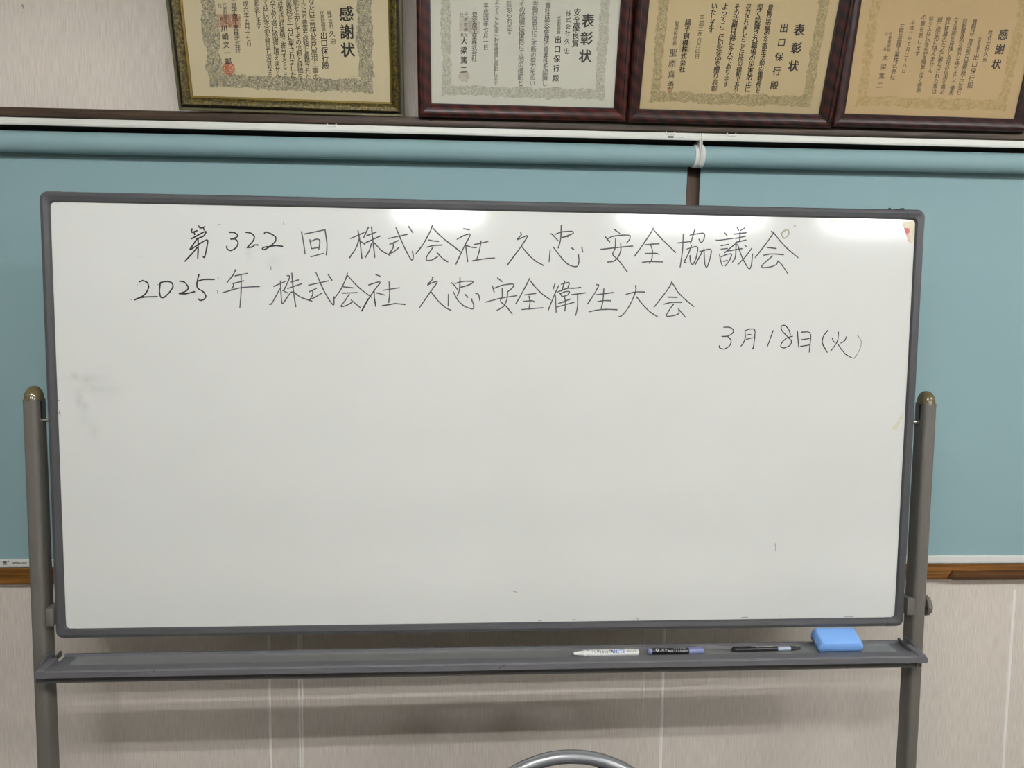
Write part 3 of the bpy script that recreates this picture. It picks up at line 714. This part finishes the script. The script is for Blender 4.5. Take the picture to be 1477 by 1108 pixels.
line('handwriting', 'thin grey marker characters 回 株式会社 久忠 安全協議会 of the first line', [(A0, [
 [(1077,150),(1095,250),(1108,348)], [(1105,170),(1285,132)], [(1285,132),(1305,260),(1297,355)], [(1150,220),(1165,300)], [(1155,238),(1205,214),(1242,220),(1230,308)], [(1165,300),(1232,290)], [(1160,372),(1270,342)]]),
 (B0, [
 [(97,210),(215,158)], [(162,140),(180,230),(197,388)], [(172,215),(150,290),(88,380)], [(185,235),(225,262)], [(255,110),(213,202)], [(240,185),(325,152)], [(225,250),(360,188)], [(282,108),(295,230),(312,378)], [(283,255),(262,320),(227,380)], [(310,250),(370,320),(448,360)],
 [(432,210),(600,173)], [(500,115),(560,260),(620,380),(645,408),(655,370),(645,322)], [(612,103),(650,160)], [(445,262),(520,228)], [(475,248),(478,290),(440,345)], [(440,345),(480,330),(525,290)],
 [(822,95),(810,135),(740,265),(677,345)], [(832,122),(900,195),(1070,325)], [(787,222),(830,232),(877,235)], [(775,287),(830,272),(908,268)], [(828,288),(768,375),(768,408),(820,402),(870,370)], [(865,337),(920,395),(960,417)],
 [(1100,123),(1150,131)], [(1042,217),(1100,183),(1170,163),(1110,270),(1032,437)], [(1118,270),(1135,415)], [(1125,272),(1165,288),(1213,290)], [(1192,265),(1315,237)], [(1255,232),(1240,320),(1215,400)], [(1180,408),(1280,390),(1375,383)]]),
 (C0, [
 [(190,95),(200,115),(148,165),(210,138),(262,116),(195,220),(72,385)], [(200,220),(270,305),(330,355),(393,388)],
 [(550,32),(548,150),(525,232)], [(460,105),(480,120),(522,168)], [(495,112),(560,86),(660,84),(657,106),(600,125),(560,140)], [(560,137),(612,130)], [(452,250),(443,355)], [(480,225),(560,330),(620,388),(694,404),(710,350),(702,290)], [(643,233),(662,245)], [(733,228),(742,268)],
 [(1022,68),(1070,103)], [(940,130),(962,160),(982,178)], [(965,150),(1000,130),(1080,118),(1165,118),(1158,160),(1130,188)], [(902,245),(1050,228),(1185,215)], [(1033,150),(1030,240),(1000,290),(1060,340),(1137,445)], [(1078,192),(1082,250),(1060,310),(1020,352),(963,358)],
 [(1367,55),(1355,85),(1285,190),(1202,305)], [(1367,65),(1420,130),(1565,272)], [(1293,205),(1350,198),(1420,195)], [(1345,205),(1362,260),(1355,340),(1332,368)], [(1300,282),(1390,278),(1420,290)], [(1272,360),(1340,352),(1455,357)]]),
 (D0, [
 [(172,188),(280,175)], [(218,112),(213,250),(190,402)], [(278,118),(412,94),(402,160),(374,190),(358,155)], [(322,60),(300,140),(283,190)],
 [(250,242),(354,210),(332,330),(300,387),(280,355),(278,300)], [(292,210),(262,290),(222,362),(242,362)], [(362,265),(474,234),(455,330),(428,412),(408,380),(402,240)], [(392,255),(322,385)],
 [(585,97),(605,120)], [(510,162),(525,166),(660,147)], [(553,213),(620,200)], [(553,243),(610,237)], [(540,292),(550,350),(565,392)], [(555,312),(600,290),(655,282),(625,350),(593,390)], [(575,352),(610,343)],
 [(695,45),(710,75)], [(762,55),(725,78)], [(668,110),(775,97)], [(682,148),(770,128)], [(722,90),(718,178)], [(685,182),(775,162)], [(690,188),(585,275)], [(600,262),(740,238)], [(688,190),(682,320),(655,357)], [(700,200),(740,320),(805,432),(825,380),(833,285)], [(825,235),(780,300),(705,378)], [(765,210),(778,220)],
 [(1000,85),(1022,95),(960,185),(857,318)], [(1015,90),(1070,160),(1130,230),(1237,318)], [(962,227),(1043,237)], [(933,297),(1000,283),(1107,292)], [(1010,303),(912,390),(918,410),(1000,400),(1048,380),(1058,350)], [(1058,348),(1090,375),(1147,463)]])], M_INKG, .88, (480, 724, 850), ['grey handwritten 回', 'grey handwritten 株式会社 of the first line', 'grey handwritten 久忠 of the first line', 'grey handwritten 安全協議会'])
line('handwriting', 'black marker number 2025 beginning the second line', [(E0, [
 [(128,135),(160,120),(205,140),(215,185),(180,250),(90,292)], [(90,292),(150,268),(290,264)],
 [(315,145),(306,220),(318,272),(348,275),(400,225),(432,175),(418,138),(370,128),(318,140)],
 [(487,128),(530,132),(570,185),(545,217),(485,238)], [(485,238),(540,241),(620,220)], [(658,68),(640,140),(642,190),(700,220),(724,262),(705,290),(670,300),(653,285)], [(655,125),(710,110),(795,112)]]),
 (F0, [[(930,255),(873,360)], [(985,250),(997,320)], [(1055,315),(1170,295)]])], M_INK, 1.0, (400,), ['black handwritten number 2025', 'darker re-inked strokes of 社 in the second line'])
line('handwriting', 'thin grey marker characters 年 株式会社 久忠安全衛生大会 of the second line', [(E0, [
 [(985,25),(965,70),(908,140)], [(980,80),(1088,58)], [(1033,80),(1035,200),(1022,362)], [(962,148),(968,165),(950,195)], [(965,148),(1057,124)], [(868,230),(1000,190),(1100,178),(1195,175)]]),
 (F0, [
 [(92,143),(195,98)], [(150,95),(156,200),(164,312),(210,240),(255,180),(320,235),(400,265),(430,272)], [(145,165),(100,250),(68,305),(52,300)], [(172,180),(218,202)], [(210,48),(238,48),(215,110),(180,180)], [(245,105),(310,85)], [(215,162),(338,120)], [(252,25),(265,180),(287,323)],
 [(402,132),(580,93)], [(465,18),(530,170),(590,275),(628,318),(625,235)], [(575,38),(608,88)], [(408,190),(475,158)], [(435,178),(440,215),(410,262)], [(400,262),(450,245),(522,200)],
 [(745,25),(740,55),(690,170),(625,255)], [(745,45),(840,150),(960,240)], [(710,147),(798,156)], [(700,203),(832,197)], [(762,212),(720,275),(680,328),(740,312),(785,285)], [(778,263),(860,332)],
 [(998,38),(1037,53)], [(935,130),(1052,92),(985,175),(930,258)], [(983,180),(985,250)], [(1003,200),(1080,220)], [(1065,177),(1207,155)], [(1115,100),(1122,200),(1112,285)], [(1170,295),(1257,303)]]),
 (G0, [
 [(205,60),(215,75),(152,138),(205,110),(262,93),(190,190),(90,335)], [(195,190),(260,275),(320,330),(372,355)],
 [(453,62),(450,170),(430,225)], [(378,110),(400,130),(432,173)], [(408,118),(470,98),(572,96),(562,117),(500,140),(460,150)], [(465,150),(530,132)], [(350,212),(347,318)], [(393,190),(430,265),(490,322),(573,348),(575,310),(553,252)], [(497,212),(522,240)], [(592,207),(618,208),(628,268)],
 [(785,68),(825,100)], [(740,138),(755,192)], [(755,160),(830,130),(935,118),(922,155),(875,190)], [(680,282),(820,245),(955,225)], [(827,162),(828,240),(806,275),(860,315),(915,387)], [(875,200),(870,260),(840,325),(780,355)],
 [(1073,68),(1010,190),(948,297)], [(1078,95),(1120,150),(1180,210),(1255,262)], [(1025,218),(1125,205)], [(1065,228),(1075,280),(1065,345)], [(1015,275),(1100,268),(1113,282)], [(1000,348),(1187,332)]]),
 (H0, [
 [(65,115),(48,168)], [(98,135),(60,215),(5,352)], [(68,225),(75,372)], [(85,193),(175,158),(235,160),(292,152)], [(120,125),(197,102),(180,150)], [(152,95),(125,185)], [(105,200),(130,235)], [(118,205),(160,187),(200,188),(175,222),(125,235)], [(95,295),(200,255)], [(110,290),(160,275)], [(150,240),(160,290),(152,360)], [(80,327),(235,283)], [(212,217),(333,200)], [(265,225),(265,330),(247,402)],
 [(432,128),(458,128),(420,200),(355,297)], [(430,217),(580,197)], [(498,165),(492,260),(475,340)], [(443,278),(500,268),(560,270)], [(367,368),(440,352),(530,345),(615,350)],
 [(695,213),(780,190),(860,192)], [(780,135),(785,180),(740,290),(690,370),(650,410),(630,412)], [(788,235),(840,300),(900,365),(975,413)],
 [(1102,100),(1095,125),(1040,205),(943,328)], [(1105,115),(1125,140),(1150,190),(1220,260),(1297,322)], [(1067,238),(1150,240)], [(1032,300),(1100,283),(1190,284)], [(1117,300),(1080,350),(1050,400),(1060,412),(1120,402),(1168,385),(1163,345)], [(1160,343),(1223,417)]])], M_INKG, .86, (384, 592, 697), ['grey handwritten 年', 'grey handwritten 株式会社 of the second line', 'grey handwritten 久忠 of the second line', 'grey handwritten 安全衛生大会'])
line('handwriting', 'date 3月18日(火) in black marker on the right', [(I0, [
 [(145,75),(200,73),(238,100),(225,132),(180,155),(130,157)], [(180,155),(215,188),(205,238),(150,272),(106,258),(108,238)],
 [(335,105),(340,160),(325,210),(300,242)], [(338,105),(370,90),(427,90),(420,180),(407,272),(398,262)], [(352,145),(372,138),(390,142)], [(345,182),(402,168)], [(585,105),(533,248)],
 [(738,145),(728,98),(690,54),(654,64),(660,105),(720,165),(753,200),(735,238),(680,262),(648,247),(665,205),(710,165),(757,155)],
 [(800,110),(812,252)], [(838,118),(924,114),(905,297)], [(835,186),(905,175)], [(828,245),(905,232)], [(1070,103),(1028,155),(1018,215),(1065,297)],
 [(1110,170),(1118,200),(1135,210)], [(1235,158),(1222,195),(1187,215)], [(1165,118),(1160,200),(1095,288)], [(1160,225),(1190,270),(1230,318),(1283,345)]])], M_INK, .78, (1067, 1100, 1147, 1178), ['handwritten 3 of the date', 'handwritten 月 of the date', 'handwritten 18 of the date', 'handwritten 日 of the date', 'handwritten bracket and 火 of the date'])
line('handwriting', 'faint closing bracket of the date', [(I0, [[(1333,147),(1368,190),(1365,245),(1335,310),(1300,355)]])], M_INKL, .65)
line('ink_speck', 'faint leftover marker specks', [(A0, [[(340,86),(362,88)], [(917,68),(918,86)], [(805,460),(807,486)], [(478,487),(498,489)]]),
 (E0, [[(55,290),(62,292)], [(828,92),(832,104)], [(820,205),(828,240)], [(1297,5),(1298,25)], [(110,156),(114,160)], [(290,158),(298,158)]]), (D0, [[(1200,36),(1215,38)]]),
 ((1100, 775), [[(118,55),(108,75)], [(108,75),(118,90),(112,120)]]), ((75, 540), [[(55,230),(68,232)], [(70,322),(64,350),(76,370)], [(62,340),(74,345)]]),
 ((200, 370), [[(0,0),(4,2)]]), ((700, 850), [[(250,20),(280,26)], [(470,281),(500,278)], [(765,272),(800,268)], [(1340,256),(1362,268)], [(2270,252),(2310,246),(2330,250)], [(2622,225),(2624,248)], [(3190,244),(3230,240),(3262,246)]])], M_INKL, .55)
# tape scraps, residue
def scrap(pts, m, label, y=.0034, t=.0003):
    p = [on_board(a, b_, .004) for a, b_ in pts]
    o = MB().poly(p, y, y+t).build('tape_scrap', m, panel); o['label'] = label; return o
scrap([(1301, 319), (1313, 318.5), (1319.5, 320), (1319, 347), (1314, 351), (1310, 345), (1304, 330)], M_TAPE, 'yellowed tape remains in the upper right corner')
scrap([(1303.5, 329), (1311, 329.5), (1312, 336), (1309, 342), (1307, 338)], M_RED, 'torn red paper scrap under the corner tape', .0031)
scrap([(1307.5, 338), (1312, 335), (1312.5, 349), (1310, 347)], M_PINK, 'faded pink paper scrap under the corner tape', .0030)
scrap([(1300.5, 596), (1303.5, 600), (1297, 612), (1293, 621), (1287, 617), (1295, 608)], M_TAPE2, 'small strip of aged tape near the right edge')
scrap([(1287, 616.5), (1293, 621), (1291.5, 622.5), (1286, 619)], M_TAPE, 'browned end of the tape strip', .0032)
scrap([(1197, 317.6), (1222, 317.9), (1224, 320.8), (1199, 320.5)], M_TAPE2, 'short clear tape remains at the upper edge')
mb = MB(); strokes(mb, D0, [[(1087,105),(1100,135),(1120,150),(1158,112),(1150,66),(1110,80),(1087,105)]], 1.1, 1); o = mb.build('tape_scrap', mat('grey_glue', 'a8a592', .5), panel); o['label'] = 'small ring of grey glue beside the last character of the first line'
mb = MB()
for x, y, w_ in ((1286, 301, .001), (1304, 301, .003), (1297, 302, .006)):
    X, Z = on_board(x, 303, .0); mb.box(X-w_, X+w_, .004, .012, BZ1-.001, BZ1+(.0035 if w_ < .004 else .0015))
mb.build('dried_glue', M_BLACK, WB)

# ------------------------------------------------------------------ things in the tray
def lathe_x(mb, rings, y, z, n=20):
    return mb.loft([[(x, y+r*math.cos(2*PI*k/n), z+r*math.sin(2*PI*k/n)) for k in range(n)] for x, r in rings])
def xat(x, Y=-.012, Z=.91):
    # x position on the tray floor seen at pixel x (row found by projection of a point on the tray)
    return on_board(x, 940, Y)[0]
def ypix(x, y, z):
    return on_plane(x, y, Vector((0, 0, z)), Vector((0, 0, 1))).y
def flat_text(parent, txt, x0, step, z, y, size, m, sx=1.0, bold=.01):
    mb = MB()
    for i, ch in enumerate(txt):
        if ch != ' ': put_glyph(mb, ch, x0+i*step, z, size, y, 0, sx, bold)
    return mb.build('print', m, parent)
M_WPL = mat('white_marker_plastic', 'e6e6e2', .35, noise=.03)
M_MK = mat('black_marker_plastic', '1b1b21', .3, noise=.05)
M_LAV = mat('lavender_cap', '8186b5', .4, noise=.04)
M_PRB = mat('blue_print', '4d7fd0', .5); M_PRW = mat('white_print', 'd8d8d8', .5); M_PRK = mat('black_print', '2a2a2e', .5)
# white marker, tip to the left
def curved_print(par, txt, x0, step, c, r, size, m, sx=1.0, bold=.012, up_=50):
    """letters wrapped on a cylinder of axis x through c=(y,z), centred at an angle up_ above the front"""
    mb = MB()
    for i, ch in enumerate(txt):
        if ch == ' ': continue
        vs, fs = glyph(ch)
        for dx in ((-bold, bold) if bold >= .02 else (0,)):
            o = []
            for gx, gy in vs:
                a = math.radians(up_) + gy*size/r
                o.append((x0+i*step+(gx+dx)*size*sx, c[0]-r*math.cos(a), c[1]+r*math.sin(a)))
            mb.add(o, fs)
    return mb.build('print', m, par)
xa, xb = xat(827.5), xat(921)
r = .0068; yc = ypix(875, 942.3, ZF+.0072)
xa, xb = xat(827.5, yc), xat(921, yc)
wm = empty('whiteboard_marker', (xa, yc, ZF+.0005)); tag(wm, 'white whiteboard marker with blue and black print lying in the tray', 'marker', 'markers and pen in the tray')
L = xb-xa; zc = r+.0004
body = lathe_x(MB(), [(L*.22, r*.9), (L*.225, r), (L*.985, r), (L, r*.85)], 0, zc).build('barrel', M_WPL, wm, smooth=True)
lathe_x(MB(), [(0, r*.42), (.001, r*.5), (L*.14, r*.78), (L*.145, r*.98), (L*.195, r*1.0), (L*.2, r*.8), (L*.22, r*.8)], 0, zc).build('cap', M_WPL, wm, smooth=True)
curved_print(body, 'Pentel', L*.37, L*.034, (0, zc), r+.0007, .0095, M_PRK, .85, .03)
curved_print(body, 'W', L*.585, 1, (0, zc), r+.0007, .0105, M_PRK, .9, .03)
curved_print(body, 'HITE', L*.64, L*.04, (0, zc), r+.0007, .0105, M_PRB, .95, .04)
curved_print(body, 'BOARD', L*.83, L*.03, (0, zc), r+.0007, .006, M_PRK, .8, .01)
curved_print(body, 'FL', L*.29, L*.03, (0, zc), r+.0007, .007, M_TEXT2, .9, .01)
# black marker with lavender cap to the right
xa, xb = xat(933.5), xat(1014)
yc = ypix(973, 939.6, ZF+.007)
xa, xb = xat(933.5, yc), xat(1014, yc)
bm_ = empty('whiteboard_marker', (xa, yc, ZF+.0005)); tag(bm_, 'black-barrelled marker with lavender cap and white print in the tray', 'marker', 'markers and pen in the tray')
L = xb-xa; r = .0066; zc = r+.0004
lathe_x(MB(), [(0, r*.55), (.001, r*.75), (L*.025, r*.82), (L*.03, r*.98), (L*.075, r), (L*.08, r*.9)], 0, zc).build('end_plug', M_LAV, bm_, smooth=True)
bb = lathe_x(MB(), [(L*.075, r*.95), (L*.08, r), (L*.735, r), (L*.74, r*.9)], 0, zc).build('barrel', M_MK, bm_, smooth=True)
lathe_x(MB(), [(L*.74, r*1.04), (L*.99, r*.98), (L, r*.85)], 0, zc).build('cap', M_LAV, bm_, smooth=True)
curved_print(bb, '◎', L*.17, 1, (0, zc), r+.0007, .009, M_PRW, .9, .0)
curved_print(bb, '細字', L*.27, L*.055, (0, zc), r+.0007, .006, M_PRW, .8, .0)
curved_print(bb, 'WHITEBOARD', L*.37, L*.036, (0, zc), r+.0007, .0055, M_PRW, .75, .01, 25)
curved_print(bb, 'MARKER', L*.48, L*.038, (0, zc), r+.0007, .0055, M_PRW, .8, .01, 70)
# black ballpoint/pen with silver window
xa, xb = xat(1055), xat(1155)
yc = ypix(1105, 936.8, ZF+.005)
xa, xb = xat(1055, yc), xat(1155, yc)
pn = empty('pen', (xa, yc, ZF+.0005)); tag(pn, 'slim black pen with clip and pale stripe lying beside the blue eraser', 'pen', 'markers and pen in the tray')
pn.rotation_euler = (0, 0, math.radians(.6))
L = xb-xa; r = .0046; zc = r+.0004
pb = lathe_x(MB(), [(0, r*.5), (.001, r*.75), (L*.03, r*.8), (L*.035, r), (L*.66, r), (L*.665, r*.95)], 0, zc).build('barrel', M_MK, pn, smooth=True)
lathe_x(MB(), [(L*.665, r*.95), (L*.69, r*1.0), (L*.84, r*.95), (L*.85, r*.9)], 0, zc).build('grip', mat('pale_lilac_plastic', 'a9b3c6', .35, noise=.05), pn, smooth=True)
lathe_x(MB(), [(L*.85, r*.95), (L*.90, r*.95), (L*.93, r*.7), (L*.99, r*.6), (L, r*.3)], 0, zc).build('cap', M_MK, pn, smooth=True)
MB().box(L*.01, L*.28, -.0022, .0022, zc+r-.0002, zc+r+.0012).build('clip', M_MK, pn, bevel=.0004)
MB().box(L*.35, L*.60, -.0008, .0014, zc+r-.0003, zc+r+.0001).build('print', M_PRW, pn)
# blue eraser, leaning with its back edge on the tray's rim
ez = ZF+.0008
xa = on_board(1184.0, 935, -.034)[0]; xb = on_board(1244.5, 933, -.034)[0]
Lx = .099; D = .050
er = empty('whiteboard_eraser', (xb-Lx/2, -.0335, ez)); tag(er, 'light blue whiteboard eraser leaning at the right end of the tray', 'eraser')
def eraser_ring(sx, sy, z, r): return [(x, y+D/2, z) for x, y in rrect(sx, sy, r, 5)]
rings = [eraser_ring(Lx*.985, D*.97, .0075, .006), eraser_ring(Lx, D, .0085, .007), eraser_ring(Lx, D, .014, .007), eraser_ring(Lx*.985, D*.985, .019, .007), eraser_ring(Lx*.90, D*.92, .0262, .007), eraser_ring(Lx*.87, D*.88, .0278, .007), eraser_ring(Lx*.80, D*.80, .0284, .006)]
er.rotation_euler = (math.radians(24), 0, math.radians(-1))
MB().loft(rings).build('holder', M_BLUE, er, smooth=True, angle=50)
MB().loft([eraser_ring(Lx*.97, D*.94, 0, .006), eraser_ring(Lx*.97, D*.94, .0075, .006)]).build('felt_pad', M_BLUED, er)
MB().box(-Lx/2-.0004, -Lx/2+.001, D*.32, D*.55, .011, .015).build('side_mark', M_PRW, er)

# ------------------------------------------------------------------ print on the blinds
hd = MB()
zz = 2.0622-bl.location.z
u0_ = on_wall(963, 204, .26)[0]+1.43
p_ = empty  # (kept simple: printed marks are thin meshes on the rail)
mb = MB().box(u0_, u0_+.0145, .2598-.345, .2602-.345, zz-.0135, zz-.0095); mb.build('maker_plate', M_TEXT2, bl)
mb = MB(); x = u0_+.018
for i in range(11):                                          # too small to read in the photograph: tiny dashes
    wd = random.uniform(.0008, .0018); mb.box(x, x+wd, .2602-.345, .2608-.345, zz-.0122, zz-.0108); x += wd+.0007
mb.build('print', M_TEXT2, bl)
ub = on_wall(4, 812, .3165)[0]+1.43; zbp = on_wall(8, 811.5, .3165)[1]-bl.location.z
mb = MB(); mb.box(ub, ub+.0095, .3166-.345, .3171-.345, zbp-.001, zbp+.0022); mb.box(ub+.001, ub+.0095, .3166-.345, .3171-.345, zbp-.0055, zbp-.0022); mb.box(ub+.0115, ub+.0145, .3166-.345, .3171-.345, zbp+.001, zbp+.0045)
mb.build('maker_plate', M_PRK, bl)
mb = MB(); x = ub+.022
for i in range(16):
    wd = random.uniform(.001, .0024); mb.box(x, x+wd, .3166-.345, .3171-.345, zbp-random.uniform(.002, .0035), zbp+random.uniform(-.001, .0008)); x += wd+.0006
mb.build('print', M_TEXT2, bl)

# ------------------------------------------------------------------ folding chair(s)
def chair(loc, rz, label, group=None):
    t = empty('folding_chair', loc, rz); tag(t, label, 'chair', group)
    # back frame: one bent tube, arched at the top; back at y=0 leaning, seat towards -y
    W2 = .205; topz = .80; Rr = .205
    def lean(x, z): return (x, .0-.16*(topz-z)*.5, z)
    path = [(-W2, -.115-.12, .02)]
    path += [(-W2, -.075, .42), (-W2, -.035, .54)]
    for k in range(0, 45):
        a = PI-PI*k/44; zz = topz-.195+.183*math.sin(a)
        path.append((W2*math.cos(a), -.22*(topz-zz), zz))
    path += [(W2, -.035, .54), (W2, -.075, .42), (W2, -.235, .02)]
    MB().tube(path, .0122, 14).build('back_frame', M_SILVER, t, smooth=True, angle=60)
    # padded backrest inside the arch, its top edge dipping in the middle
    n = 44; ring = []
    for k in range(n+1):
        x = -.190+.380*k/n
        arch = topz-.195+.183*math.sqrt(max(0, 1-(x/W2)**2))
        ring.append((x, arch-.007-.045*max(0, 1-(abs(x)/.062)**2)))
    outl = ring+[(.19, .56), (-.19, .56)]
    mb = MB().loft([[(x, -.22*(topz-z)-.0145, z) for x, z in outl], [(x, -.22*(topz-z)+.009, z) for x, z in outl]])
    mb.build('backrest', M_NAVY, t, bevel=.002)
    MB().loft([[(x, y-.235, z) for x, y in rrect(.39, .38, .04, 5)] for z in (.425, .455)]).build('seat', M_NAVY, t, bevel=.008)
    for s in (-1, 1):
        MB().tube([(s*.18, -.40, .015), (s*.18, -.20, .30), (s*.18, -.08, .455)], .0105, 10).build('front_leg', M_SILVER, t, smooth=True)
    MB().tube([(-.2, -.185, .14), (.2, -.185, .14)], .009, 10).build('stretcher', M_SILVER, t, smooth=True)
    MB().tube([(-.18, -.33, .11), (.18, -.33, .11)], .009, 10).build('stretcher', M_SILVER, t, smooth=True)
    return t
chair((.132, -.228, .006), math.radians(0), 'folding chair with arched silver tube back in front of the whiteboard')
chair((-.86, -.78, 0), 0, 'folding chair seen only as a faint arch reflected at the lower left of the whiteboard')
chair((1.10, -.76, 0), 0, 'folding chair seen only as a faint arch reflected at the lower right of the whiteboard')

# long tables behind the two chairs: outside the frame, they show as pale bands mirrored in the whiteboard
M_TOP = mat('pale_table_top', 'd2cec4', .35, noise=.04, nscale=10); M_EDGE = mat('dark_table_edge', '39352f', .5, noise=.05)
def table(x, y, label):
    t = empty('folding_table', (x, y, 0)); tag(t, label, 'table', 'long folding tables in rows')
    MB().loft([[(a, b_, z) for a, b_ in rrect(1.8, .6, .03, 4)] for z in (.68, .70)]).build('table_top', M_TOP, t)
    MB().loft([[(a, b_, z) for a, b_ in rrect(1.806, .606, .032, 4)] for z in (.672, .695)]).build('table_edge', M_EDGE, t)
    for sx in (-1, 1):
        for sy in (-1, 1): MB().tube([(sx*.78, sy*.24, 0), (sx*.78, sy*.22, .675)], .012, 8).build('leg', M_SILVER, t, smooth=True)
        MB().tube([(sx*.78, -.23, .12), (sx*.78, .23, .12)], .009, 8).build('stretcher', M_SILVER, t, smooth=True)
table(-.78, -1.17, 'pale folding table behind the lower left mirrored chair')
table(1.06, -1.15, 'pale folding table behind the lower right mirrored chair')
table(-.78, -2.9, 'pale folding table in the second row, on the left')
table(1.06, -2.9, 'pale folding table in the second row, on the right')

# ------------------------------------------------------------------ ceiling lights (outside the frame, they light the room)
M_TUBE = emit('lit_tube', TUBE_COL, TUBE); M_HOUS = mat('white_lamp_housing', 'e8e8e4', .4)
def fixture(x, y, L, label, m=M_TUBE):
    f = empty('ceiling_light', (x, y, ZC)); tag(f, label, 'ceiling light', 'fluorescent ceiling lights')
    MB().extrude_x([(-.03, 0), (.03, 0), (.022, -.035), (-.022, -.035)], -L/2-.02, L/2+.02).build('housing', M_HOUS, f)
    for dy in (-.07, .07):
        MB().loft([[(X, dy+.014*math.cos(2*PI*k/6), -.078+.014*math.sin(2*PI*k/6)) for k in range(6)] for X in (-L/2, L/2)]).build('tube', m, f)
    for sx in (-1, 1): MB().box(sx*(L/2+.008)-.008, sx*(L/2+.008)+.008, -.085, .085, -.092, -.03).build('socket', M_HOUS, f)
for x, y, L, lb in ((-.3, -2.0, 1.2, 'twin tube ceiling light straight above the photographer'), (2.15, -2.0, 1.2, 'twin tube ceiling light over the right part of the room, near row'),
                    (4.4, -2.0, 1.2, 'twin tube ceiling light by the right wall, near row'), (-.32, -5.8, .78, 'short ceiling light mirrored in the whiteboard top above 会社'),
                    (2.15, -5.8, 1.35, 'long ceiling light mirrored in the whiteboard top above 安全協'), (4.1, -5.8, 1.2, 'ceiling light mirrored near the upper right corner of the whiteboard')):
    fixture(x, y, L, lb)
fixture(-2.9, -2.0, 1.2, 'dim twin tube ceiling light over the left part of the room', emit('dim_tube', TUBE_COL, TUBE*.25))  # output set weaker than the other tubes so the left side stays darker
